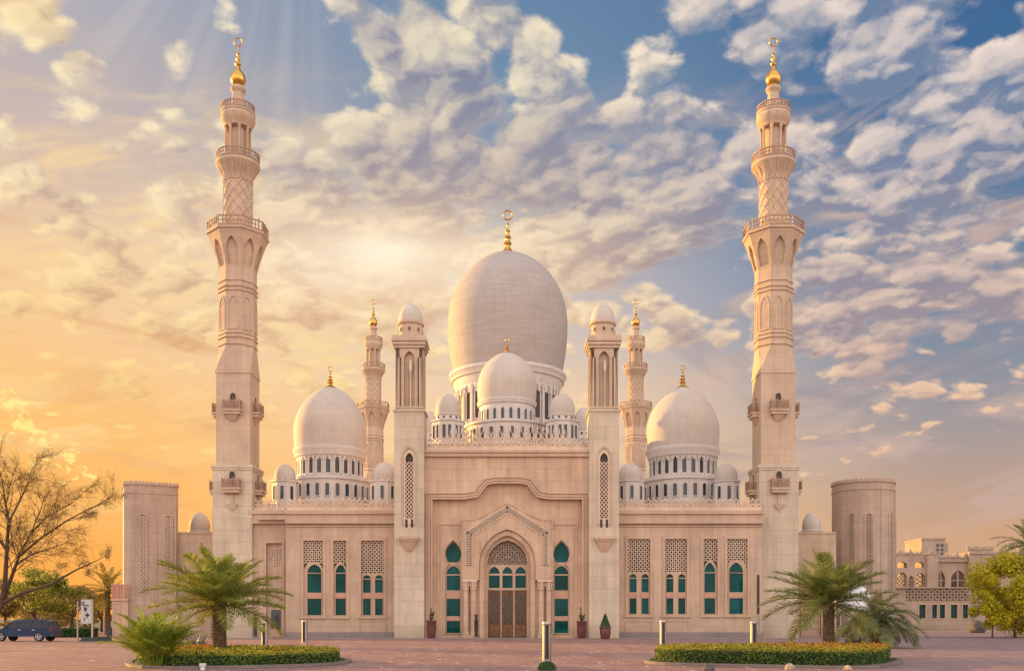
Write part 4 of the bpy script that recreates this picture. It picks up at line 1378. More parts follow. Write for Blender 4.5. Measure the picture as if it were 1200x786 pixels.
# low blocks between the end minarets and the round towers
def low_block(pxa, pxb, ytop, d, dome_px, dome_r, dy0, dy1, label, door=None, upstand=None):
    y0 = d + CAMY
    root = thing("side_block", label, "building", (X((pxa + pxb) / 2, d), y0, 0), "low domed blocks beside the mosque")
    zt = Z(ytop, d)
    mb = MB()
    holes = []
    if door: holes = [rect(X(door[0], d), X(door[1], d), .06, Z(door[2], d))]
    mb.plate(rect(X(pxa, d), X(pxb, d), 0, zt), holes, y0, y0 + .35)
    mb.box(X(pxa, d), X(pxb, d), y0 + .35, y0 + 9, 0, zt - .01)
    mb.box(X(pxa, d), X(pxb, d), y0 - .08, y0 + .3, zt - .002, zt + .16)
    if upstand: mb.box(X(upstand[0], d), X(upstand[1], d), y0 + .4, y0 + 4, zt - .05, Z(upstand[2], d))
    mb.build("wall", WALL, root)
    cx = X(dome_px, d + 3.5); cy = y0 + 3.5
    zq = lambda p: Z(p, d + 3.5)
    mb = MB()
    mb.lathe([(dome_r * .95, zt - .05), (dome_r * .95, zq(dy0) - .12), (dome_r * 1.12, zq(dy0) - .06), (dome_r * 1.12, zq(dy0) + .06), (dome_r * .9, zq(dy0) + .1)], cx, cy, 40, cap=False)
    dm = mb.build("dome_base", WHITE, root, 35)
    mb = MB()
    mb.lathe(dome_prof(dome_r, dome_r * .93, zq(dy0) + .08, zq(dy0) + .08 + dome_r * .45, zq(dy1), 1.95, .58), cx, cy, 40, cap=False)
    mb.build("small_dome", DOMEW, dm, 60)
    if door:
        mb = MB()
        xa, xb, zd = X(door[0], d), X(door[1], d), Z(door[2], d)
        mb.plate(rect(xa - .22, xb + .22, 0.01, zd + .22), [rect(xa, xb, 0.02, zd)], y0 - .10, y0 + .02)
        n = 9
        for i in range(n):
            a = xa - .1 + (xb - xa + .2) * (i + .5) / n
            mb.box(a - .06, a + .06, y0 - .08, y0 + .02, zd + .35, zd + 1.1)
        mb.box(xa - .22, xb + .22, y0 - .1, y0 + .02, zd + 1.1, zd + 1.25)
        f = mb.build("door_frame", TRIM, root)
        mb = MB()
        m = (xa + xb) / 2
        zs = [.08, .9, 2.0, zd - .02]
        mb.plate(rect(xa + .02, xb - .02, .08, zd - .02), [rect(xa + .18, xb - .18, zs[i] + .16, zs[i + 1] - .06) for i in range(3)], y0 + .10, y0 + .2)
        mb.box(xa + .1, xb - .1, y0 + .17, y0 + .21, .1, zd - .1)
        dd = mb.build("door", TRIM, root)
        mb = MB(); mb.box(xb - .28, xb - .22, y0 + .03, y0 + .1, 1.3, 1.42); mb.build("handle", DARKM, dd)
    return root
low_block(206, 254, 625, 85.5, 234, 12 * 89 / K, 623, 600.5, "low pink stone block with a small dome beside the left minaret", upstand=(247, 256, 597))
low_block(936, 980, 625, 84.5, 951, 10.8 * 88 / K, 622, 600, "low stone block with panelled door and small dome beside the right minaret", door=(941, 962, 706))

# terrace block with balustrade at the foot of the left tower
d = 83.0; y0 = d + CAMY
tb = thing("terrace_block", "pink stone terrace block with a railing, at the foot of the left corner tower", "terrace", (X(136, d), y0, 0))
mb = MB()
mb.box(X(131.5, d), X(150, d), y0, y0 + 5, 0, Z(703.5, d)); mb.box(X(130, d), X(150.3, d), y0 - .12, y0 + 5.1, Z(703.5, d), Z(702, d) + .05)
mb.build("wall", TRIM, tb)
mb = MB()
zb, ztp = Z(702, d) + .05, Z(684, d)
for i in range(8):
    a = X(131, d) + i * .19
    mb.box(a, a + .07, y0 - .05, y0 + .05, zb, ztp - .1)
for i in range(18):
    b_ = y0 + .2 + i * .27
    mb.box(X(131, d) - .02, X(131, d) + .06, b_, b_ + .08, zb, ztp - .1)
mb.box(X(130.5, d), X(150, d), y0 - .07, y0 + .07, ztp - .1, ztp); mb.box(X(130.5, d), X(131.8, d), y0 + .07, y0 + 5, ztp - .1, ztp)
mb.build("balustrade", BEAM, tb)
mb = MB()
mb.plate(rect(X(133.4, d), X(141.5, d), .1, Z(706, d)), [rect(X(134.4, d), X(140.6, d), .2, Z(707.2, d))], y0 - .05, y0 + .02)
mb.box(X(139.3, d), X(139.9, d), y0 - .06, y0 + .01, 1.6, 1.8)
mb.build("door_frame", TRIM, tb)

# ================================================================== buildings on the right
FARST = stone("arcade_stone", (0.400, 0.295, 0.230), 1.8, 0.9, 0.88, 0.06)
d = 165.0; y0 = d + CAMY
x = lambda p: X(p, d)
z = lambda p: Z(p, d)
arc = thing("arcaded_hall", "long stone hall with arched windows and ragged cresting beyond the right tower", "building", (x(1100), y0, 0))
mb = MB()
def oval(a0, a1, b0, b1):
    r_ = abs(z(b0) - z(b1)) / 2; c_ = (z(b0) + z(b1)) / 2
    return [(x(a0) + r_ - r_ * math.cos(t), c_ + r_ * math.sin(t)) for t in [-PI / 2 + PI * i / 8 for i in range(9)]] + [(x(a1) - r_ + r_ * math.cos(t), c_ + r_ * math.sin(t)) for t in [PI / 2 - PI * i / 8 for i in range(9)]]
def rnd(c, hw, ys, yt, yb): return arch(x(c), hw * d / K, z(ys), z(yt), 8, z(yb))
ov = [rect(x(1051), x(1063), z(665), z(658)), rect(x(1072), x(1083), z(665), z(658))]
ov = [arch((o[0][0] + o[2][0]) / 2, (o[2][0] - o[0][0]) / 2, o[0][1] + .5, o[1][1], 6, o[0][1]) for o in ov]
big = [rnd(1057, 6, 678, 670, 700), rnd(1068, 3.2, 680, 674, 700), rnd(1079, 5.6, 678, 671, 700)]
mb.plate(rect(x(1040), x(1085), 0, z(653)), ov + big, y0, y0 + 1.0)
mb.box(x(1040), x(1048), y0 + 1.0, y0 + 3, 0, z(653)); mb.box(x(1063.5), x(1071), y0 + 1.0, y0 + 3, 0, z(653))
mb.box(x(1040), x(1085), y0 + 1.0, y0 + 3, 0, z(701)); mb.box(x(1040), x(1085), y0 + 1.0, y0 + 3, z(668), z(666.5))
mb.box(x(1085), x(1098), y0 - .6, y0 + 12, 0, z(651))
pa = [rnd(1105, 4.3, 680, 668, 700), rnd(1125, 8.6, 679, 667.5, 700)]
mb.plate(rect(x(1098), x(1135), 0, z(656)), pa, y0 + .6, y0 + 1.4)
mb.box(x(1135), x(1200), y0 - .4, y0 + 14, 0, z(649)); mb.box(x(1134.5), x(1200.3), y0 - .7, y0 + 14.2, z(649), z(646.5))
mb.box(x(1098), x(1135), y0 + 9, y0 + 10, 0, z(657))
mb.build("wall", FARST, arc)
for hh in big:
    mb = MB(); xs = [p[0] for p in hh]; zs = [p[1] for p in hh]
    lattice(mb, min(xs), max(xs), min(zs), max(zs), .62, .16, y0 + .3, y0 + .45, keep=lambda a, b_, hh=hh: inside(hh, a, b_))
    mb.build("window_tracery", FARST, arc)
for hh in pa:
    mb = MB(); xs = [p[0] for p in hh]; m = sum(xs) / len(xs)
    mb.box(m - .12, m + .12, y0 + .8, y0 + 1.0, z(700), max(p[1] for p in hh)); mb.box(min(xs), max(xs), y0 + .82, y0 + .98, z(680), z(679))
    mb.build("window_tracery", FARST, arc)
mb = MB()
rng = random.Random(8)
for a0, a1, yy, n in ((1041, 1098, 652, 22), (1099, 1135, 656, 16), (1135, 1165, 646.5, 16)):
    for i in range(n):
        a = x(a0) + (x(a1) - x(a0)) * (i + .5) / n
        hgt = .55 + .5 * rng.random() + (.5 if i % 5 == 0 else 0)
        mb.lathe([(.30, z(yy) - .3), (.32, z(yy)), (.2, z(yy) + hgt * .3), (.36, z(yy) + hgt * .6), (.25, z(yy) + hgt * .85), (.02, z(yy) + hgt * 1.15)], a, y0 + .5, 8)
mb.build("cresting", FARST, arc, 50)

d = 145.0; y0 = d + CAMY
pv = thing("pavilion", "low stone building with teal windows and carved frieze beyond the right palms", "building", (x(1104), y0, 0))
x = lambda p: X(p, d)
z = lambda p: Z(p, d)
ws = [(1077, 1084.5), (1092, 1098), (1101, 1107.5), (1114, 1121.8), (1128, 1134.5)]
mb = MB()
mb.plate(rect(x(1030), x(1141), 0, z(689)), [rect(x(a), x(b_), z(724), z(708)) for a, b_ in ws], y0, y0 + .5)
mb.box(x(1030), x(1141), y0 + .5, y0 + 10, 0, z(689) - .02)
mb.box(x(1141.02), x(1148.5), y0 - .3, y0 + 10, 0, z(688)); mb.box(x(1029), x(1149), y0 - .45, y0 + 10, z(688.9), z(687.5))
mb.box(x(1030), x(1141), y0 - .2, y0 + .3, -.02, z(731))
mb.build("wall", FARST, pv)
for a, b_ in ws:
    mb = MB()
    mb.plate(rect(x(a) - .14, x(b_) + .14, z(724) - .14, z(708) + .14), [rect(x(a), x(b_), z(724), z(708))], y0 - .08, y0 + .05)
    w = mb.build("window", TRIM, pv)
    mb = MB(); mb.box(x(a), x(b_), y0 + .28, y0 + .3, z(724), z(708)); mb.build("pane", TEAL, w)
    mb = MB(); m = (x(a) + x(b_)) / 2; mb.box(m - .04, m + .04, y0 + .2, y0 + .27, z(724), z(708)); mb.build("mullion", DARKM, w)
mb = MB()
mb.box(x(1062), x(1134), y0 - .05, y0 + .01, z(703), z(690))
fz = mb.build("frieze_backing", DARKBACK, pv)
mb = MB(); lattice(mb, x(1062), x(1134), z(703), z(690), .78, .17, y0 - .16, y0 - .055)
mb.build("carved_frieze", FARST, pv)

d = 330.0; y0 = d + CAMY
x = lambda p: X(p, d)
z = lambda p: Z(p, d)
apt = thing("apartment_block", "plain flat roofed apartment block standing far behind the arcaded hall", "building", (x(1095), y0, 0))
mb = MB()
mb.box(x(1080), x(1107.5), y0, y0 + 14, 0, z(632)); mb.box(x(1079.6), x(1108), y0 - .3, y0 + 14.2, z(632), z(630))
mb.box(x(1107.5), x(1114), y0 + 2, y0 + 12, 0, z(635.5))
mb.build("wall", FARST, apt)
for i in range(2):
    for j in range(4):
        mb = MB(); a = 1097.3 + i * 5.0; b_ = 637 + j * 5.0
        mb.box(x(a), x(a + 3.4), y0 - .08, y0 + .2, z(b_ + 3.4), z(b_))
        mb.build("window", NAVY, apt)

# ================================================================== street furniture
def bollard(px, d, top, label, wide=1.0):
    o = at(px, 728, d)
    root = thing("bollard", label, "bollard", (o.x, o.y, 0), "steel bollard lights on the square")
    cx, cy = o.x, o.y
    r = .165 * wide
    mb = MB(); mb.lathe([(r * 1.25, 0), (r * 1.25, .03), (r, .05), (r, .12)], cx, cy, 20); mb.build("base", STEEL, root, 40)
    mb = MB()
    # post with a deep dark slot down the front
    mb.lathe([(r, .10), (r, top - .10)], cx, cy, 28, -PI / 2 + .42, 0, 2 * PI - .84, cap=False)
    mb.build("post", STEEL, root, 40)
    mb = MB()
    mb.lathe([(r * .72, .1), (r * .72, top - .12)], cx, cy, 16)
    mb.build("slot", DARKM, root, 40)
    mb = MB(); mb.lathe([(r * 1.0, top - .12), (r * 1.06, top - .10), (r * 1.06, top - .02), (r * .98, top), (0.01, top)], cx, cy, 28); mb.build("cap", STEEL, root, 40)
    return root
bollard(640.8, 32.0, 1.40, "tall steel bollard light in the middle of the square, nearest the camera", .92)
bollard(310.3, 52.0, 1.40, "pale steel bollard light under the left palm's fronds", 1.05)
bollard(357.0, 60.0, 1.48, "steel bollard light behind the rounded end of the left hedge", 1.1)
bollard(777.0, 48.0, 1.46, "steel bollard light at the left end of the right hedge")
bollard(883.0, 52.0, 1.40, "steel bollard light behind the middle of the right hedge", 1.1)

def slim_post(px, d, h, label, r=.11):
    o = at(px, 728, d)
    root = thing("post_light", label, "lamp post", (o.x, o.y, 0), "dark post lights against the mosque wall")
    cx, cy = o.x, o.y
    mb = MB(); mb.lathe([(r * 1.7, .06), (r * 1.7, .16), (r * 1.2, .2)], cx, cy, 16); mb.build("base", GREYST, root, 40)
    mb = MB(); mb.lathe([(r, .15), (r, h * .72), (r * 1.1, h * .73), (r * 1.1, h * .78), (r * .9, h * .80)], cx, cy, 16); mb.build("pole", DARKM, root, 40)
    mb = MB(); mb.lathe([(r * .8, h * .79), (r * .8, h * .93), (r * 1.15, h * .94), (r * .9, h * .98), (0.01, h)], cx, cy, 16); mb.build("lamp_head", DARKM, root, 40)
slim_post(558.0, 75.6, 2.0, "short dark post light left of the main door", .15)
slim_post(299.3, 77.0, 2.0, "short dark post light at the foot of the left minaret", .14)
o = at(888.5, 728, 76.3)
lp = thing("lamp_column", "tall black lamp column against the wall beside the right minaret", "lamp post", (o.x, o.y, 0))
mb = MB(); mb.box(o.x - .32, o.x + .32, o.y - .2, o.y + .2, .06, .30); mb.build("base", GREYST, lp)
mb = MB(); mb.box(o.x - .09, o.x + .09, o.y - .09, o.y + .09, .30, 5.2); mb.build("pole", DARKM, lp)
mb = MB(); lattice(mb, o.x - .14, o.x + .14, .35, 2.0, .14, .04, o.y - .14, o.y - .1); mb.box(o.x - .14, o.x + .14, o.y - .098, o.y - .092, .35, 2.0); mb.build("pierced_panel", STEEL, lp)

# potted plants
CLAY = plain("glazed_clay", (0.125, 0.042, 0.036), 0.45, var=.25)
LEAFD = leaf("dark_leaf", (0.018, 0.05, 0.014), (0.045, 0.10, 0.025), (0.07, 0.13, 0.03))
LEAFM = leaf("mid_leaf", (0.03, 0.075, 0.016), (0.07, 0.14, 0.03), (0.11, 0.18, 0.04))
def leaf_quad(mb, p, n, L, W, rng):
    n = n.normalized()
    t = n.cross(Vector((rng.uniform(-1, 1), rng.uniform(-1, 1), rng.uniform(-1, 1)))).normalized()
    b_ = n.cross(t)
    mb.add([p - t * L * .5, p + b_ * W * .5 + n * L * .06, p + t * L * .5, p - b_ * W * .5 + n * L * .06], [(0, 1, 2, 3)])
def rv(rng):
    while True:
        v = Vector((rng.uniform(-1, 1), rng.uniform(-1, 1), rng.uniform(-1, 1)))
        if .05 < v.length < 1: return v.normalized()
def pot(px, d, hp, rp, kind, label, seed):
    o = at(px, 728, d); cx, cy = o.x, o.y
    rng = random.Random(seed)
    root = thing("plant_pot", label, "potted plant", (cx, cy, .06), "potted plants by the entrance")
    mb = MB(); b0 = .06
    mb.lathe([(rp * .7, b0), (rp * .78, b0 + .05), (rp * .95, b0 + hp * .55), (rp * .9, b0 + hp * .85), (rp * 1.02, b0 + hp * .9), (rp * 1.02, b0 + hp), (rp * .85, b0 + hp), (rp * .8, b0 + hp * .88), (.01, b0 + hp * .88)], cx, cy, 28)
    mb.build("pot", CLAY, root, 40)
    mb = MB()
    if kind == 'cone':
        for i in range(900):
            t = rng.random() ** 1.4; a = rng.uniform(0, 2 * PI)
            r = (rp * .80 * (1 - t) ** .8 + .03) * rng.uniform(.8, 1.08)
            p = Vector((cx + r * math.cos(a), cy + r * math.sin(a), b0 + hp + t * 1.0))
            leaf_quad(mb, p, Vector((math.cos(a), math.sin(a), .6)) + rv(rng) * .5, .11, .05, rng)
        mb.lathe([(rp * .6, b0 + hp * .9), (rp * .6, b0 + hp + .1), (.05, b0 + hp + .85)], cx, cy, 10)
    else:
        for i in range(5):
            a = rng.uniform(0, 6.28); top = Vector((cx + .18 * math.cos(a), cy + .18 * math.sin(a), b0 + hp + rng.uniform(.5, 1.1) * (1.2 if i == 0 else .8)))
            base = Vector((cx, cy, b0 + hp * .9))
            mb.tube([base, base.lerp(top, .5) + rv(rng) * .04, top], [.02, .015, .008], 5)
            for q in range(34):
                p = base.lerp(top, rng.uniform(.25, 1.05)) + rv(rng) * .1
                leaf_quad(mb, p, rv(rng), .16, .06, rng)
    mb.build("shrub", LEAFD if kind != 'cone' else LEAFM, root)
pot(505.5, 75.5, 1.45, .42, 'thin', "tall red clay pot with a thin plant, left of the main portal", 3)
pot(681.8, 75.5, 1.40, .42, 'thin', "tall red clay pot with a thin plant, right of the main portal", 5)
pot(709.3, 73.5, .95, .46, 'cone', "squat dark red pot with a clipped cone shrub before the right belfry", 7)

# information sign
d = 67.0
o = at(101, 728, d)
sg = thing("notice_board", "pale grey upright notice board on a dark foot near the left tower", "sign", (o.x, o.y, 0))
PAN = plain("sign_panel_paint", (0.52, 0.50, 0.50), 0.5)
DKS = plain("dark_slate_paint", (0.045, 0.05, 0.06), 0.5)
mb = MB()
mb.box(X(95.5, d), X(119, d), o.y - .35, o.y + .35, 0, .10); mb.box(X(97, d), X(116, d), o.y - .25, o.y + .25, .10, .28)
mb.build("foot", DKS, sg)
mb = MB(); mb.box(X(90.5, d), X(91.8, d), o.y - .06, o.y + .04, 0, Z(704, d)); mb.box(X(107.3, d), X(109.3, d), o.y - .06, o.y + .06, .2, Z(702, d)); mb.build("post", STEEL, sg)
mb = MB(); mb.box(X(95.2, d), X(107.3, d), o.y - .05, o.y + .05, Z(730, d), Z(702, d)); mb.build("panel", PAN, sg)
mb = MB(); yy = o.y - .056
def blot(a0, a1, b0, b1): mb.box(X(a0, d), X(a1, d), yy - .006, yy + .004, Z(b1, d), Z(b0, d))
blot(92.6, 95.1, 704, 707); blot(96, 97, 705, 708); blot(98, 99, 704, 708); blot(97, 104.5, 708.3, 709.6)
mb.plate([(X(100.5, d) + .10 * math.cos(t), Z(713.5, d) + .16 * math.sin(t)) for t in [2 * PI * i / 12 for i in range(12)]], [], yy - .006, yy + .004)
blot(98, 102, 711, 712); blot(102, 103, 717, 724); blot(100.5, 105, 719, 721.4); blot(99, 100, 723, 727)
mb.build("dark_lettering", DKS, sg)
mb = MB()
o2 = at(125, 728, 68.5)
pb = thing("ramp_box", "low dark equipment box with an upright end beside the notice board", "box", (o2.x, o2.y, 0))
d = 68.5
mb.box(X(117, d), X(129, d), o2.y - .3, o2.y + .3, 0, .32); mb.build("body", DKS, pb)
mb = MB(); mb.box(X(127.2, d), X(129.6, d), o2.y - .3, o2.y + .3, .32, 1.0); mb.build("upright", DKS, pb)

# white shade canopies
CANV = plain("white_canvas", (0.66, 0.64, 0.68), 0.8)
def canopy(px, d, ytop, ybot, hw, label):
    o = at(px, 728, d); cx, cy = o.x, o.y
    root = thing("shade_canopy", label, "canopy", (cx, cy, 0))
    r = hw * d / K; zt, zb_ = Z(ytop, d), Z(ybot, d)
    mb = MB()
    L = []
    for i in range(11):
        t = i / 10
        L.append((r * math.sin(PI / 2 * t) ** .9, zb_ + (zt - zb_) * (1 - t ** 2.2)))
    mb.lathe(list(reversed(L)), cx, cy, 24, cap=False)
    mb.lathe([(r, zb_ - .12), (r, zb_)], cx, cy, 24, cap=False)
    mb.build("canvas", CANV, root, 50)
    for k in range(4):
        a = PI / 4 + k * PI / 2
        mb = MB(); mb.tube([(cx + r * .93 * math.cos(a), cy + r * .93 * math.sin(a), 0), (cx + r * .93 * math.cos(a), cy + r * .93 * math.sin(a), zb_ + .1)], .05, 8)
        mb.build("pole", STEEL, root, 40)
canopy(1002, 74.0, 685, 717, 19, "white domed shade canopy behind the two right palms")

# ================================================================== car
PAINT = plain("dark_blue_paint", (0.009, 0.028, 0.085), 0.32, 0.0, 0.08, 2.0, 0.3, 0.25)
CGL = plain("car_glass", (0.03, 0.034, 0.04), 0.10, spec=0.25)
RUB = plain("tyre_rubber", (0.018, 0.018, 0.018), 0.85)
CHR = plain("alloy", (0.55, 0.55, 0.57), 0.28, 1.0)
LAMPR = plain("red_lens", (0.35, 0.015, 0.012), 0.2)
LAMPW = plain("clear_lens", (0.7, 0.7, 0.72), 0.12)
d = 67.5
car = thing("parked_car", "dark blue estate car parked at the left edge of the square", "car", (X(31, d), d + CAMY, 0))
cx0, cy0 = X(31, d), d + CAMY
def carpt(u, v, w): return (cx0 + u, cy0 + v, w)   # u forward is -x
body_prof = [(-2.20, .35), (-2.22, .62), (-2.12, .80), (-1.35, .93), (-1.22, .95), (1.95, .98), (2.12, .93), (2.18, .60), (2.12, .34)]
def hull(mb, prof, half, bev):
    n = len(prof)
    mx = sum(p[0] for p in prof) / n; mz = sum(p[1] for p in prof) / n
    sc = lambda p, k: (mx + (p[0] - mx) * k, mz + (p[1] - mz) * k)
    rows = [(-half, .955), (-half + bev, 1.0), (half - bev, 1.0), (half, .955)]
    vs = [carpt(*(lambda q: (q[0], v, q[1]))(sc(p, k))) for v, k in rows for p in prof]
    fs = [(j * n + i, j * n + (i + 1) % n, (j + 1) * n + (i + 1) % n, (j + 1) * n + i) for j in range(3) for i in range(n)]
    fs += [tuple(range(n)), tuple(3 * n + i for i in reversed(range(n)))]
    mb.add(vs, fs)
mb = MB(); hull(mb, body_prof, .88, .10); bd = mb.build("body", PAINT, car, 40)
# cabin: tapering greenhouse
mb = MB()
bot = [(-1.28, .94), (2.02, .97)]; top = [(-.55, 1.46), (1.82, 1.47)]
vs = []
for v, k in ((-.80, 0), (.80, 0)):
    vs += [carpt(bot[0][0], v, bot[0][1] - .03), carpt(bot[1][0], v, bot[1][1] - .03)]
for v in (-.62, .62):
    vs += [carpt(top[0][0], v, top[0][1]), carpt(top[1][0], v, top[1][1]), ]
mb.add(vs, [(0, 1, 5, 4), (2, 3, 7, 6), (0, 2, 6, 4), (1, 3, 7, 5), (4, 5, 7, 6)])
mb.build("windows", CGL, car, 20)
mb = MB()
mb.add([carpt(-.62, -.64, 1.45), carpt(1.86, -.64, 1.46), carpt(1.86, .64, 1.46), carpt(-.62, .64, 1.45), carpt(-.45, -.56, 1.51), carpt(1.70, -.56, 1.515), carpt(1.70, .56, 1.515), carpt(-.45, .56, 1.51)],
       [(0, 1, 5, 4), (1, 2, 6, 5), (2, 3, 7, 6), (3, 0, 4, 7), (4, 5, 6, 7), (0, 3, 2, 1)])
for v in (-1, 1):
    for ub, ut in ((-1.25, -.56), (-.28, -.10), (.72, .72), (1.50, 1.42), (2.02, 1.84)):
        mb.tube([carpt(ub, v * .805, .95), carpt(ut, v * .63, 1.46)], .035, 5)
    mb.tube([carpt(-.5, v * .5, 1.55), carpt(1.7, v * .5, 1.56)], .02, 5)
mb.build("roof", PAINT, car, 30)
for u in (-1.38, 1.32):
    for v in (-1, 1):
        mb = MB()
        n = 24
        for r_, a, b_ in ((.33, .70, .90),):
            ring_ = [(r_ * math.cos(2 * PI * i / n), r_ * math.sin(2 * PI * i / n)) for i in range(n)]
            vs = [carpt(u + p, v * a, .33 + q) for p, q in ring_] + [carpt(u + p, v * b_, .33 + q) for p, q in ring_]
            mb.add(vs, [(i, (i + 1) % n, n + (i + 1) % n, n + i) for i in range(n)] + [tuple(range(n)), tuple(n + i for i in range(n))])
        w = mb.build("wheel", RUB, car, 40)
        mb = MB()
        for k in range(6):
            a = 2 * PI * k / 6
            mb.tube([carpt(u, v * .905, .33), carpt(u + .21 * math.cos(a), v * .905, .33 + .21 * math.sin(a))], .03, 5)
        mb.tube([carpt(u + .215 * math.cos(t), v * .905, .33 + .215 * math.sin(t)) for t in [2 * PI * i / 18 for i in range(18)]], .022, 5, closed=True)
        mb.build("rim", CHR, w, 40)
for v in (-1, 1):
    mb = MB(); q = carpt(2.06, v * .66, .82); mb.box(q[0] - .05, q[0] + .08, q[1] - .15, q[1] + .15, .72, .92); mb.build("tail_light", LAMPR, car)
    mb = MB(); q = carpt(-2.12, v * .62, .70); mb.box(q[0] - .06, q[0] + .1, q[1] - .18, q[1] + .18, .64, .77); mb.build("headlight", LAMPW, car)
    mb = MB(); q = carpt(-.95, v * .92, 1.0); mb.box(q[0] - .05, q[0] + .08, q[1] - .08, q[1] + .08, .95, 1.06); mb.build("door_mirror", PAINT, car)
    for u in (-.05, .95):
        mb = MB(); q = carpt(u, v * .885, .82); mb.box(q[0] - .09, q[0] + .09, q[1] - .015, q[1] + .015, .80, .84); mb.build("door_handle", CHR, car)
mb = MB(); mb.box(cx0 + 2.08, cx0 + 2.26, cy0 - .82, cy0 + .82, .36, .56); mb.build("bumper", DKS, car)
mb = MB(); mb.box(cx0 - 2.28, cx0 - 2.10, cy0 - .8, cy0 + .8, .34, .54); mb.build("bumper", DKS, car)

# ================================================================== palms
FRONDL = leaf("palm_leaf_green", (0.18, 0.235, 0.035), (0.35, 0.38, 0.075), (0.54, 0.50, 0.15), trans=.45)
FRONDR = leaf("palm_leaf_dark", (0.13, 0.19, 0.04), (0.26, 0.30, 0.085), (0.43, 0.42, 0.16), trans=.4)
FRONDB = leaf("palm_leaf_greygreen", (0.085, 0.115, 0.045), (0.17, 0.20, 0.09), (0.29, 0.30, 0.15), trans=.35)
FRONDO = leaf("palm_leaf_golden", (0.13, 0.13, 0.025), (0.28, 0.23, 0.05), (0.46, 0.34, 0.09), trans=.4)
ARECA = leaf("areca_leaf", (0.15, 0.23, 0.02), (0.31, 0.39, 0.05), (0.52, 0.52, 0.10), trans=.45)
BARK = plain("palm_bark", (0.135, 0.085, 0.050), 0.9, var=.5, scale=14, bump=.03)
BARKT = plain("tree_bark", (0.075, 0.045, 0.028), 0.9, var=.4, scale=8, bump=.03)

def frond_mesh(name, mat, L, droop, seed, nl=58, leafl=.40, width=.026, stem=.16, hang=.35, jit=.22):
    """one feather leaf along +x from the origin, arching over by droop radians"""
    rng = random.Random(seed)
    mb = MB()
    pts = []; p = Vector((0, 0, 0)); n = 16
    for i in range(n + 1):
        t = i / n
        pts.append(p.copy())
        a = -droop * t ** 1.4
        p = p + Vector((math.cos(a), 0, math.sin(a))) * (L / n)
    mb.tube(pts, [.022 * (1 - .8 * i / n) + .004 for i in range(n + 1)], 4)
    for sg in (-1, 1):
        for k in range(nl):
            t = stem + (1 - stem) * (k + rng.uniform(-.3, .3)) / nl
            t = min(.995, max(stem, t))
            f = t * n; i = min(n - 1, int(f)); q = pts[i].lerp(pts[i + 1], f - i)
            tg = (pts[i + 1] - pts[i]).normalized()
            up = Vector((-tg.z, 0, tg.x))
            side = Vector((0, sg, 0))
            ll = leafl * (math.sin(PI * min(1, .12 + .88 * t)) ** .55 * .85 + .15) * rng.uniform(.85, 1.1)
            fw = .35 + .75 * t
            dirv = (side * 1.0 + tg * fw * rng.uniform(.8, 1.3) + up * rng.uniform(.0, .75) + rv(rng) * jit).normalized()
            m = q + dirv * ll * .55 + Vector((0, 0, -hang * ll * .12))
            e = q + dirv * ll + Vector((0, 0, -hang * ll * rng.uniform(.35, .8)))
            w = dirv.cross(up).normalized() * width * .5 if abs(dirv.dot(up)) < .98 else tg * width * .5
            w = (w + up * width * rng.uniform(-.2, .2))
            mb.add([q - w * .6, q + w * .6, m + w, e, m - w], [(0, 1, 2, 4), (4, 2, 3)])
    me_o = mb.build(name, mat)
    return me_o

def make_palm(name, label, cat, loc, trunk_h, r0, r1, variants, spec, bark=BARK, group=None, seed=1, lean=(0, 0)):
    """spec: list of (count, pitch from, pitch to, scale from, scale to, variant indices)"""
    rng = random.Random(seed)
    root = thing(name, label, cat, loc, group)
    mb = MB()
    base = Vector(loc)
    cen = lambda t: base + Vector((lean[0] * t * t, lean[1] * t * t, trunk_h * t))
    n = 12
    mb.tube([cen(i / n) for i in range(n + 1)], [r0 * 1.15 * (1 - i / n) + r1 * (i / n) if i else r0 * 1.3 for i in range(n + 1)], 14)
    # old leaf bases in a spiral
    rows = max(4, int(trunk_h / .11))
    for j in range(rows):
        for k in range(9):
            t = (j + .5) / rows
            a = 2 * PI * (k + (j % 2) * .5) / 9 + rng.uniform(-.1, .1)
            r = (r0 * (1 - t) + r1 * t)
            c = cen(t); od = Vector((math.cos(a), math.sin(a), 0)); sd_ = Vector((-math.sin(a), math.cos(a), 0))
            p = c + od * r * .95
            h = trunk_h / rows; w = r * .30
            mb.add([p - sd_ * w - Vector((0, 0, h * .7)), p + sd_ * w - Vector((0, 0, h * .7)), p + od * (.05 + .03 * rng.random()) + sd_ * w * .45 + Vector((0, 0, h * .55)), p + od * (.05 + .03 * rng.random()) - sd_ * w * .45 + Vector((0, 0, h * .55)), p + Vector((0, 0, h * .65))],
                   [(0, 1, 2, 3), (3, 2, 4), (0, 3, 4), (1, 4, 2)])
    mb.build("trunk", bark, root)
    topc = cen(1) - base
    first = {}
    for cnt, p0, p1, s0, s1, vi in spec:
        for k in range(cnt):
            v = variants[vi[k % len(vi)]]
            if v.name in first:
                o = v.copy(); col.objects.link(o)
            else:
                o = v.copy(); col.objects.link(o); first[v.name] = o
            o.name = "frond"
            o.parent = root
            o.location = topc + Vector((0, 0, rng.uniform(-.12, .05)))
            a = 2 * PI * (k + rng.uniform(-.35, .35)) / cnt + seed
            pitch = R(rng.uniform(p0, p1))
            s = rng.uniform(s0, s1)
            o.scale = (s, s, s)
            o.rotation_euler = (rng.uniform(-.25, .25), -pitch, a)
    return root

def variants(mat, L, droops, **kw):
    out = []
    for i, dr in enumerate(droops):
        out.append(frond_mesh("frond", mat, L, dr, 10 + i, **kw))
    return out
def discard(vs):
    for v in vs: bpy.data.objects.remove(v)

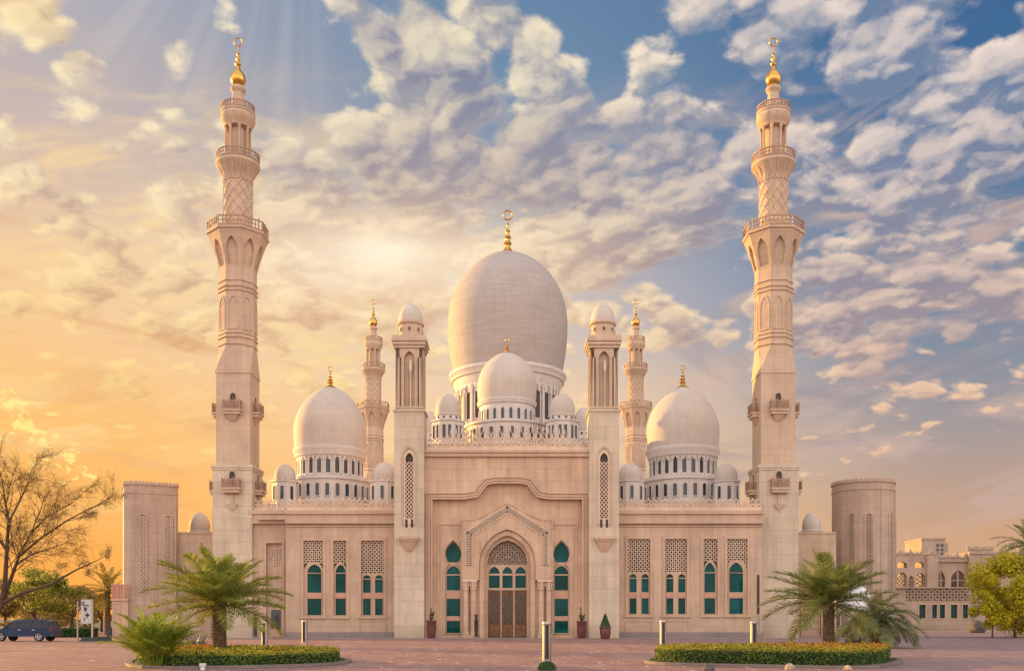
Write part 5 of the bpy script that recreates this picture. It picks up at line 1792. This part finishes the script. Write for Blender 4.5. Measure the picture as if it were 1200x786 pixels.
vl = variants(FRONDL, 2.75, (.55, .9, 1.25, 1.6), leafl=.60, nl=88, width=.029, stem=.16)
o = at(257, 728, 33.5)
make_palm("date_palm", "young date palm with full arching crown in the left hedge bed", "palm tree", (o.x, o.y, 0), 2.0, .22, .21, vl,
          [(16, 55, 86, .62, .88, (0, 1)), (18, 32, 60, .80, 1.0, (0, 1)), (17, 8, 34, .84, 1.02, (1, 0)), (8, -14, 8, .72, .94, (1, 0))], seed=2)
discard(vl)
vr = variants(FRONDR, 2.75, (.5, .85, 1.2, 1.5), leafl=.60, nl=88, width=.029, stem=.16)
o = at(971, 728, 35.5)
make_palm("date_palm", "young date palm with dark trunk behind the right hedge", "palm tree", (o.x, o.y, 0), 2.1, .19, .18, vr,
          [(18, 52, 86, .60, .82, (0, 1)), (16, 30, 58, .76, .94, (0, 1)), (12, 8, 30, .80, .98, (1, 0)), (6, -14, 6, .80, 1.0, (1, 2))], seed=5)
discard(vr)
vb = variants(FRONDB, 3.1, (.7, 1.1, 1.5, 1.8), leafl=.58, nl=80, width=.032)
o = at(1026, 728, 50.0)
make_palm("low_palm", "short wide palm with drooping grey green fronds on the paving", "palm tree", (o.x, o.y, 0), 1.50, .26, .24, vb,
          [(10, 40, 78, .5, .68, (1, 2)), (15, 12, 42, .74, .95, (2, 3)), (16, -6, 14, .78, .98, (1, 2)), (8, -20, -6, .7, .9, (0, 1))], seed=9)
discard(vb)

# areca clump at the near left
va = variants(ARECA, 1.58, (.45, .8, 1.2), leafl=.36, nl=46, width=.020, stem=.22, hang=.8)
o = at(183, 728, 28.2)
root = thing("areca_palm", "bushy bright green areca palm at the near end of the left hedge", "shrub", (o.x, o.y, 0))
rng = random.Random(21)
mb = MB()
for k in range(14):
    a = rng.uniform(0, 2 * PI); r = rng.uniform(.02, .25)
    mb.tube([(o.x + r * math.cos(a), o.y + r * math.sin(a), 0), (o.x + r * 1.8 * math.cos(a), o.y + r * 1.8 * math.sin(a), .45)], [.03, .015], 5)
mb.build("stems", plain("areca_stem", (0.20, 0.22, 0.06), 0.6), root)
for k in range(84):
    v = va[k % 3].copy(); col.objects.link(v); v.name = "frond"; v.parent = root
    a = rng.uniform(0, 2 * PI); r = rng.uniform(.02, .3)
    v.location = (r * math.cos(a), r * math.sin(a), rng.uniform(.05, .35))
    s = rng.uniform(.7, 1.08); v.scale = (s, s, s)
    v.rotation_euler = (rng.uniform(-.5, .5), -R(rng.choice((rng.uniform(68, 90), rng.uniform(56, 84), rng.uniform(40, 66)))), a + rng.uniform(-.4, .4))
discard(va)

# silver grey agave-like shrub behind the hedge
SILV = leaf("silver_leaf", (0.16, 0.15, 0.14), (0.26, 0.25, 0.23), (0.10, 0.13, 0.10), trans=.1)
def blade_shrub(px, d, rad, hgt, n, mat, label, seed, z0=0.0, name="spiky_shrub"):
    o = at(px, 728, d); rng = random.Random(seed)
    root = thing(name, label, "shrub", (o.x, o.y, z0))
    mb = MB()
    for k in range(n):
        a = rng.uniform(0, 2 * PI); e = R(rng.uniform(12, 85)); L = rng.uniform(.6, 1.0)
        p = Vector((o.x, o.y, z0)) + Vector((rng.uniform(-.1, .1), rng.uniform(-.1, .1), 0)) * rad * 3
        od = Vector((math.cos(a), math.sin(a), 0)); sd_ = Vector((-math.sin(a), math.cos(a), 0))
        pr = None
        pts = []
        for i in range(6):
            t = i / 5
            pts.append(p + od * rad * L * (math.cos(e) * t + .25 * t * t) + Vector((0, 0, hgt * L * (math.sin(e) * t * 1.25 - .45 * t * t))))
        w = rad * .045
        vs = []
        for i, q in enumerate(pts):
            ww = w * (1 - (i / 5) ** 1.5) + .002
            vs += [q - sd_ * ww, q + sd_ * ww]
        mb.add(vs, [(2 * i, 2 * i + 1, 2 * i + 3, 2 * i + 2) for i in range(5)])
    mb.build("leaves", mat, root)
    mb = MB(); mb.lathe([(rad * .12, z0 - .05), (rad * .10, z0 + hgt * .2), (.01, z0 + hgt * .3)], o.x, o.y, 8); mb.build("stem", BARKT, root)
blade_shrub(231, 37.5, .95, 1.3, 130, SILV, "silvery spiky shrub behind the left hedge, beside the palm trunk", 4)
blade_shrub(1004, 60, 1.6, 1.0, 90, SILV, "low pale spiky shrub under the short wide palm", 6)

# ================================================================== hedge beds
HEDGE = leaf("hedge_leaf", (0.025, 0.070, 0.012), (0.075, 0.150, 0.020), (0.20, 0.27, 0.03), trans=.25)
HEDGEY = leaf("hedge_yellow_leaf", (0.28, 0.26, 0.03), (0.52, 0.40, 0.04), (0.22, 0.26, 0.03), trans=.3)  # yellower leaf colour, mostly along the hedge top
FLOWER = leaf("red_orange_leaf", (0.40, 0.10, 0.035), (0.52, 0.22, 0.045), (0.46, 0.36, 0.05), trans=.3)
SHADECORE = plain("hedge_shade_core", (0.020, 0.028, 0.012), 1.0)  # near-black core paints in the shade between the hedge leaves
KERB = stone("kerb_stone", (0.25, 0.20, 0.19), 0.9, 5.0, 0.75, 0.10)

def smooth_poly(pts, it=2):
    for _ in range(it):
        out = []
        for i in range(len(pts)):
            a, b_ = Vector(pts[i]), Vector(pts[(i + 1) % len(pts)])
            out += [a.lerp(b_, .25), a.lerp(b_, .75)]
        pts = out
    return [Vector(p) for p in pts]
def hedge(poly, h, label, seed, fl_area, group):
    rng = random.Random(seed)
    cx = sum(p[0] for p in poly) / len(poly); cy = sum(p[1] for p in poly) / len(poly)
    root = thing("hedge", label, "hedge", (cx, cy, 0), group)
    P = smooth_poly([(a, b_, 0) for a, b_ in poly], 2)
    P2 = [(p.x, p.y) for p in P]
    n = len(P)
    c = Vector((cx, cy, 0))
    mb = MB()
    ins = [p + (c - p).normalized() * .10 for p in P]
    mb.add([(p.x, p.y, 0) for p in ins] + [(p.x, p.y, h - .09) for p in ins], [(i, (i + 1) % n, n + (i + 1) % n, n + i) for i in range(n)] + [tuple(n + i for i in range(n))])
    mb.build("shade_core", SHADECORE, root)
    green, yel, flo = MB(), MB(), MB()
    per = [(P[(i + 1) % n] - P[i]).length for i in range(n)]
    tot = sum(per)
    N = int(tot * h * 620)
    for _ in range(N):
        u = rng.random() * tot; i = 0
        while u > per[i]: u -= per[i]; i += 1
        a, b_ = P[i], P[(i + 1) % n]
        t = (b_ - a).normalized(); nrm = Vector((t.y, -t.x, 0))
        if nrm.dot((a + b_) / 2 - c) < 0: nrm = -nrm
        z_ = rng.random() ** .9 * h
        lump = .05 * math.sin(u * 3 + i) + .04 * math.sin(z_ * 11 + u * 5)
        round_ = -.10 * max(0, (z_ / h - .72) / .28) ** 2
        p = a + t * u + nrm * (lump * .5 + round_ + rng.uniform(-.09, .03)) + Vector((0, 0, z_))
        tgt = yel if z_ > h * rng.uniform(.80, 1.02) else green
        leaf_quad(tgt, p, nrm + Vector((0, 0, .45)) + rv(rng) * .85, rng.uniform(.055, .10), rng.uniform(.030, .048), rng)
    xs = [p[0] for p in P2]; ys = [p[1] for p in P2]
    area_n = int((max(xs) - min(xs)) * (max(ys) - min(ys)) * 330)
    for _ in range(area_n):
        px_, py_ = rng.uniform(min(xs), max(xs)), rng.uniform(min(ys), max(ys))
        if not inside(P2, px_, py_): continue
        z_ = h + .05 * math.sin(px_ * 4.1) * math.sin(py_ * 3.3) + rng.uniform(-.08, .05)
        dedge = min((Vector((px_, py_, 0)) - q).length for q in P)
        if dedge < .14: z_ -= .06
        f = fl_area(px_, py_)
        r = rng.random()
        if r < f: tgt = flo; z_ += .06 * rng.random()
        elif r < f + (1 - f) * (.75 if dedge < 1.2 else .55): tgt = yel
        else: tgt = green
        leaf_quad(tgt, Vector((px_, py_, z_)), Vector((0, 0, 1)) + rv(rng) * .9, rng.uniform(.06, .11), rng.uniform(.034, .055), rng)
    green.build("foliage", HEDGE, root)
    yel.build("yellow_leaves", HEDGEY, root)
    flo.build("red_orange_tips", FLOWER, root)
    # kerb round the bed
    return root, P

def kerb(P, off, label):
    n = len(P)
    c = sum(P, Vector((0, 0, 0))) / n
    def out(o):
        L = []
        for i in range(n):
            t = (P[(i + 1) % n] - P[i - 1]).normalized(); nr = Vector((t.y, -t.x, 0))
            if nr.dot(P[i] - c) < 0: nr = -nr
            L.append(P[i] + nr * o)
        return L
    A, B = out(off), out(off + .20)
    mb = MB()
    mb.add([(p.x, p.y, .0) for p in B] + [(p.x, p.y, .10) for p in B] + [(p.x, p.y, .10) for p in A] + [(p.x, p.y, 0.0) for p in A],
           [(k * n + i, k * n + (i + 1) % n, (k + 1) * n + (i + 1) % n, (k + 1) * n + i) for k in range(3) for i in range(n)])
    structure(mb.build("kerb", KERB))
    mb = MB()
    mb.add([(p.x, p.y, .075) for p in A], [tuple(range(n))])
    structure(mb.build("bed_soil", plain("soil", (0.10, 0.065, 0.045), 0.95, var=.3)))

gl = lambda px, d: (X(px, d), d + CAMY)
lp_ = [gl(178, 27.6), gl(300, 28.4), gl(372, 29.6), gl(401, 31.5), gl(392, 34.5), gl(330, 36.0), gl(240, 36.0), gl(180, 35.0), gl(158, 31)]
hx0 = X(180, 33)
rt, P = hedge(lp_, .46, "left clipped hedge bed with yellow and orange leaf tips around the palm", 11,
              lambda a, b_: (.42 if a < X(248, 33) else .03) * (1 if b_ > 29.6 + CAMY else .25), "clipped hedge beds on the square")
kerb(P, .22, "")
rp_ = [gl(770, 31.0), gl(800, 30.0), gl(980, 28.0), gl(1018, 28.4), gl(1045, 31.5), gl(1040, 34.6), gl(960, 35.4), gl(820, 34.4), gl(768, 33.6)]
rt, P = hedge(rp_, .56, "right clipped hedge bed with yellow and red leaf tips", 12,
              lambda a, b_: (.36 if a > X(890, 33) else .03) * (1 if b_ > 29.4 + CAMY else .4), "clipped hedge beds on the square")
kerb(P, .22, "")
# small shrub at the foot of the near bollard
o = at(641, 728, 27.0)
sb = thing("small_shrub", "small round clipped shrub in front of the middle bollard", "shrub", (o.x, o.y, 0))
rng = random.Random(31)
mb = MB()
for i in range(900):
    v = rv(rng)
    if v.z < -.2: continue
    p = Vector((o.x, o.y, .06)) + Vector((v.x * .27, v.y * .25, v.z * .22)) * rng.uniform(.8, 1.05)
    leaf_quad(mb, p, v + rv(rng) * .6, .055, .03, rng)
mb.lathe([(.24, .0), (.22, .12), (.1, .22), (.01, .24)], o.x, o.y, 12)
mb.build("foliage", LEAFM, sb)

# ================================================================== small things near the camera
ROCK = plain("pale_rock", (0.42, 0.31, 0.22), 0.9, var=.35, scale=9, bump=.03)
ROCKD = plain("dark_rock", (0.10, 0.085, 0.08), 0.8, var=.4, scale=9, bump=.03)
def rock(px, d, r, hgt, mat, label, seed, name="boulder"):
    o = at(px, 728, d); rng = random.Random(seed)
    mb = MB()
    prof = []
    for i in range(8):
        t = i / 7
        prof.append((r * math.sin(PI * (.25 + .75 * t)) * (1 if i < 7 else 0) + (.002 if i == 7 else 0), hgt * (1 - math.cos(PI * t)) / 2))
    mb.lathe(prof, o.x, o.y, 14)
    k = {}
    for i, v in enumerate(mb.v):
        key = (round(v.x, 3), round(v.y, 3), round(v.z, 3))
        n_ = Vector((v.x - o.x, v.y - o.y, 0))
        f = 1 + .16 * math.sin(seed + 3 * math.atan2(n_.y, n_.x) + v.z * 9) + .1 * math.sin(seed * 2 + 5 * math.atan2(n_.y, n_.x))
        mb.v[i] = Vector((o.x + n_.x * f, o.y + n_.y * f, v.z))
    return tag(mb.build(name, mat, None, 50), label, "rock")
rock(925, 27.3, .13, .20, ROCK, "small pale rock before the right hedge, nearer its middle", 1)
rock(993.5, 27.0, .12, .16, ROCK, "small pale rock at the kerb below the right hedge's right end", 5)
rock(830, 26.9, .16, .19, ROCKD, "small dark round rock on the paving before the right hedge", 2)
o = at(237.5, 728, 27.3)
ub = thing("ground_spotlight", "small white ground spotlight before the left hedge", "spotlight", (o.x, o.y, 0))
WPAINT = plain("white_paint", (0.70, 0.66, 0.62), 0.5)
mb = MB(); mb.lathe([(.07, .004), (.06, .06)], o.x, o.y, 12); mb.build("stand", WPAINT, ub, 40)
mb = MB(); mb.lathe([(.06, .06), (.10, .13), (.105, .19), (.08, .19), (.07, .15), (0.001, .15)], o.x, o.y, 16); mb.build("lamp_head", WPAINT, ub, 40)
rock(1145, 118, .95, 1.6, ROCKD, "large dark boulder beside the yellow green tree", 7)

# ================================================================== trees
def crown(mb, c, rx, ry, rz, n, L, W, rng, clumps=26, thin=.55, bias=.3):
    """leaf clumps spread through an uneven crown"""
    cl = []
    for _ in range(clumps):
        v = rv(rng); k = rng.uniform(.45, 1.0)
        cl.append((Vector((c.x + v.x * rx * k, c.y + v.y * ry * k, c.z + v.z * rz * k)), rng.uniform(.22, .42)))
    for i in range(n):
        q, r = cl[i % clumps]
        v = rv(rng) * rng.random() ** .45
        p = q + Vector((v.x * rx * r, v.y * ry * r, v.z * rz * r * .8))
        leaf_quad(mb, p, v + Vector((0, 0, bias)) + rv(rng) * .8, L * rng.uniform(.7, 1.2), W * rng.uniform(.7, 1.2), rng)

def tree(name, label, px, d, ycrown, rx, rz, trunk_h, r0, n, L, mat, seed, clumps=26, limbs=6, group=None, ry=None):
    rng = random.Random(seed)
    o = at(px, 728, d)
    root = thing(name, label, "tree", (o.x, o.y, 0), group)
    c = Vector((o.x, o.y, Z(ycrown, d)))
    mb = MB()
    fork = Vector((o.x + rng.uniform(-.1, .1), o.y, trunk_h))
    mb.tube([(o.x, o.y, -.05), (o.x, o.y, trunk_h * .5), fork], [r0 * 1.4, r0, r0 * .85], 8)
    for k in range(limbs):
        v = rv(rng); v.z = abs(v.z) * .8 + .2
        e = Vector((c.x + v.x * rx * .8, c.y + v.y * rx * .8, max(trunk_h + .2, c.z + v.z * rz * .7)))
        m = fork.lerp(e, .5) + rv(rng) * rx * .12
        mb.tube([fork - Vector((0, 0, .1)), m, e], [r0 * .6, r0 * .35, r0 * .1], 6)
    mb.build("trunk", BARKT, root, 50)
    mb = MB()
    crown(mb, c, rx, ry or rx, rz, n, L, L * .55, rng, clumps)
    mb.build("crown", mat, root)
    return root
YG = leaf("yellow_green_leaf", (0.30, 0.30, 0.012), (0.58, 0.50, 0.02), (0.80, 0.66, 0.05), trans=.45)
OLV = leaf("olive_leaf", (0.19, 0.16, 0.04), (0.37, 0.29, 0.08), (0.58, 0.42, 0.15), trans=.5)
GRN = leaf("fresh_leaf", (0.13, 0.17, 0.03), (0.27, 0.31, 0.05), (0.44, 0.42, 0.10), trans=.5)
tree("yellow_green_tree", "bright yellow green leafy tree at the right edge of the square", 1189, 82, 691, 3.5, 3.7, .9, .10, 24000, .24, YG, 41, 60, 8)
tree("yellow_green_tree", "thin yellow green sapling crown overlapping the leafy tree's lower left side", 1163, 80, 706, 1.7, 2.0, 1.2, .06, 6000, .22, YG, 42, 18, 5)

# background trees on the left
bt = "trees behind the car on the left"
tree("broadleaf_tree", "green leafy tree seen through the bare branches above the car", 42, 98, 694, 3.8, 2.4, 1.8, .16, 5200, .34, GRN, 51, 24, 6, bt)
tree("broadleaf_tree", "olive toned leafy tree behind the notice board", 84, 112, 702, 4.2, 2.6, 2.0, .18, 5200, .36, OLV, 52, 26, 6, bt)
tree("broadleaf_tree", "golden olive tree at the left edge, behind the leaning trunk", 6, 118, 702, 4.2, 2.4, 2.0, .18, 5000, .36, OLV, 53, 24, 6, bt)
tree("broadleaf_tree", "small olive tree between the notice board and left tower", 119, 128, 712, 3.6, 2.2, 1.6, .16, 4200, .36, OLV, 54, 22, 6, bt)
tree("broadleaf_tree", "low pale olive tree farthest back behind the car", 58, 150, 712, 6.5, 2.8, 2.0, .2, 4800, .46, OLV, 55, 26, 6, bt)
vo = variants(FRONDO, 3.6, (.6, 1.0, 1.4), leafl=.62, nl=40, width=.06)
o = at(126, 728, 100)
make_palm("tall_palm", "golden lit palm beside the left corner tower", "palm tree", (o.x, o.y, 0), 4.6, .28, .24, vo,
          [(9, 40, 80, .75, .95, (0, 1)), (11, 8, 40, .85, 1.0, (1, 2)), (11, -30, 8, .8, 1.0, (0, 1))], seed=13, group="palms behind the square")
discard(vo)
vd = variants(FRONDB, 4.4, (.5, .9, 1.3), leafl=.75, nl=40, width=.075)
o = at(1206, 728, 108)
make_palm("tall_palm", "tall dark palm rising above the yellow green tree", "palm tree", (o.x, o.y, 0), 10.2, .28, .22, vd,
          [(8, 36, 78, .75, .95, (0, 1)), (11, 0, 36, .85, 1.0, (1, 2)), (9, -25, 0, .8, 1.0, (0, 1))], seed=17, group="palms behind the square")
discard(vd)
# low hedge and wall behind the car
o = at(75, 728, 84)
rng = random.Random(77)
lh = thing("low_hedge", "low dark green hedge strip behind the blue car", "hedge", (o.x, o.y, 0))
mb = MB()
for i in range(5200):
    p = Vector((X(rng.uniform(58, 112), 84), o.y + rng.uniform(-.8, .8), 0)); hgt = .75
    if rng.random() < .5: p.y = o.y - .8 + rng.uniform(-.08, .08); p.z = rng.random() * hgt
    else: p.z = hgt + rng.uniform(-.1, .08)
    leaf_quad(mb, p, Vector((0, -.6, .6)) + rv(rng), .16, .09, rng)
mb.build("foliage", LEAFD, lh)
mb = MB(); mb.box(X(59, 84), X(111, 84), o.y - .7, o.y + .7, 0, .66); mb.build("shade_core", SHADECORE, lh)
dW = 150
gw = thing("garden_wall", "long pale garden wall beyond the trees on the left", "wall", (X(60, dW), dW + CAMY, 0))
mb = MB(); mb.box(X(-80, dW), X(150, dW), dW + CAMY + 8, dW + CAMY + 8.5, 0, 1.7); mb.box(X(-80, dW), X(150, dW), dW + CAMY + 7.9, dW + CAMY + 8.6, 1.7, 1.85)
mb.build("wall", CREAM, gw)
for i, (px, dd, rr, hh) in enumerate([(8, 95, 1.2, 1.4), (28, 104, 1.3, 1.2), (75, 108, 1.4, 1.3), (99, 112, 1.0, 1.2)]):
    o = at(px, 728, dd); rng = random.Random(90 + i)
    lab = ["rounded golden bush at the left edge behind the car's bonnet", "rounded golden bush just above the car's roof", "rounded golden bush right of the car's rear", "rounded golden bush behind the notice board"][i]
    bs = thing("round_bush", lab, "bush", (o.x, o.y, 0), "bushes behind the car")
    mb = MB(); crown(mb, Vector((o.x, o.y, hh * .55)), rr, rr, hh * .6, 1500, .2, .11, rng, 14); mb.build("foliage", OLV if i != 1 else GRN, bs)
    mb = MB(); mb.tube([(o.x, o.y, 0), (o.x, o.y, hh * .6)], [.08, .04], 6); mb.build("stem", BARKT, bs)

# bare spreading tree at the left edge
rng = random.Random(123)
dT = 62.0
bt_o = at(-22, 728, dT)
bare = thing("bare_tree", "large spreading tree with almost bare branches at the left edge", "tree", (bt_o.x, bt_o.y, 0))
mb = MB(); lf = MB()
TW = leaf("sparse_leaf", (0.26, 0.18, 0.06), (0.46, 0.32, 0.12), (0.66, 0.46, 0.2), trans=.45)
def sub(p, dirv, L, r, lev):
    n = 5
    pts = [p.copy()]; q = p.copy(); dv = dirv.copy()
    for i in range(n):
        dv = (dv + rv(rng) * .16 + Vector((0, 0, .03 if lev < 2 else -.05))).normalized()
        q = q + dv * (L / n); pts.append(q.copy())
    mb.tube(pts, [max(.005, r * (1 - .75 * i / n)) for i in range(n + 1)], 5 if lev < 2 else 3)
    if lev >= 2:
        for i in range(3 if lev == 3 else 2):
            t = rng.random() * n; k = min(n - 1, int(t))
            a = pts[k].lerp(pts[k + 1], t - k) + rv(rng) * .12
            leaf_quad(lf, a, rv(rng), .12, .05, rng)
    if lev >= 3: return
    for i in range((5, 7, 8)[lev]):
        t = rng.uniform(.25, 1.0) * n; k = min(n - 1, int(t))
        a = pts[k].lerp(pts[k + 1], t - k)
        side = dv.cross(rv(rng)).normalized()
        nd = (dv * rng.uniform(.55, 1.0) + side * rng.uniform(.5, .95) + Vector((0, 0, .10))).normalized()
        sub(a, nd, L * rng.uniform(.42, .66), r * .5, lev + 1)
def limb(pxs, r0, r1, nsub, Ls):
    pts = [at(a, b_, dT + c) for a, b_, c in pxs]
    n = len(pts)
    mb.tube(pts, [r0 + (r1 - r0) * i / (n - 1) for i in range(n)], 8)
    for i in range(nsub):
        t = rng.uniform(.3, 1.0) * (n - 1); k = min(n - 2, int(t))
        a = pts[k].lerp(pts[k + 1], t - k); dv = (pts[k + 1] - pts[k]).normalized()
        side = dv.cross(rv(rng)).normalized()
        nd = (dv + side * rng.uniform(.4, .95) + Vector((0, 0, .15))).normalized()
        sub(a, nd, Ls * rng.uniform(.7, 1.15), r1 * .75, 1)
    sub(pts[-1], (pts[-1] - pts[-2]).normalized(), Ls, r1, 1)
limb([(-22, 752, 0), (-16, 735, 0), (-6, 718, 0), (3, 704, 0)], .34, .24, 0, .5)
limb([(1, 706, 0), (12, 680, .3), (22, 652, .5), (36, 625, .8)], .17, .05, 8, 2.4)
limb([(2, 706, 0), (6, 680, -.4), (8, 645, -.8), (10, 610, -1.2), (4, 575, -1.6)], .19, .05, 9, 2.4)
limb([(36, 625, .8), (55, 605, 1.2), (80, 592, 1.5)], .08, .03, 6, 2.2)
limb([(22, 652, .5), (48, 630, -.2), (78, 610, -.8), (108, 594, -1.2)], .09, .03, 8, 2.0)
limb([(3, 706, 0), (28, 694, -.5), (60, 684, -1.0), (88, 668, -1.4), (112, 657, -1.8)], .14, .03, 3, 1.0)
limb([(8, 645, -.8), (-15, 610, -1.0), (-40, 580, -1.0)], .10, .04, 6, 2.2)
limb([(20, 660, .5), (40, 648, 1.6), (66, 640, 2.4)], .07, .03, 5, 1.8)
limb([(10, 612, -1.2), (24, 585, -.8), (34, 562, -.4)], .07, .03, 6, 1.9)
mb.build("trunk", plain("bare_bark", (0.085, 0.050, 0.030), 0.9, var=.4, scale=8, bump=.03), bare, 50)
lf.build("crown", TW, bare)
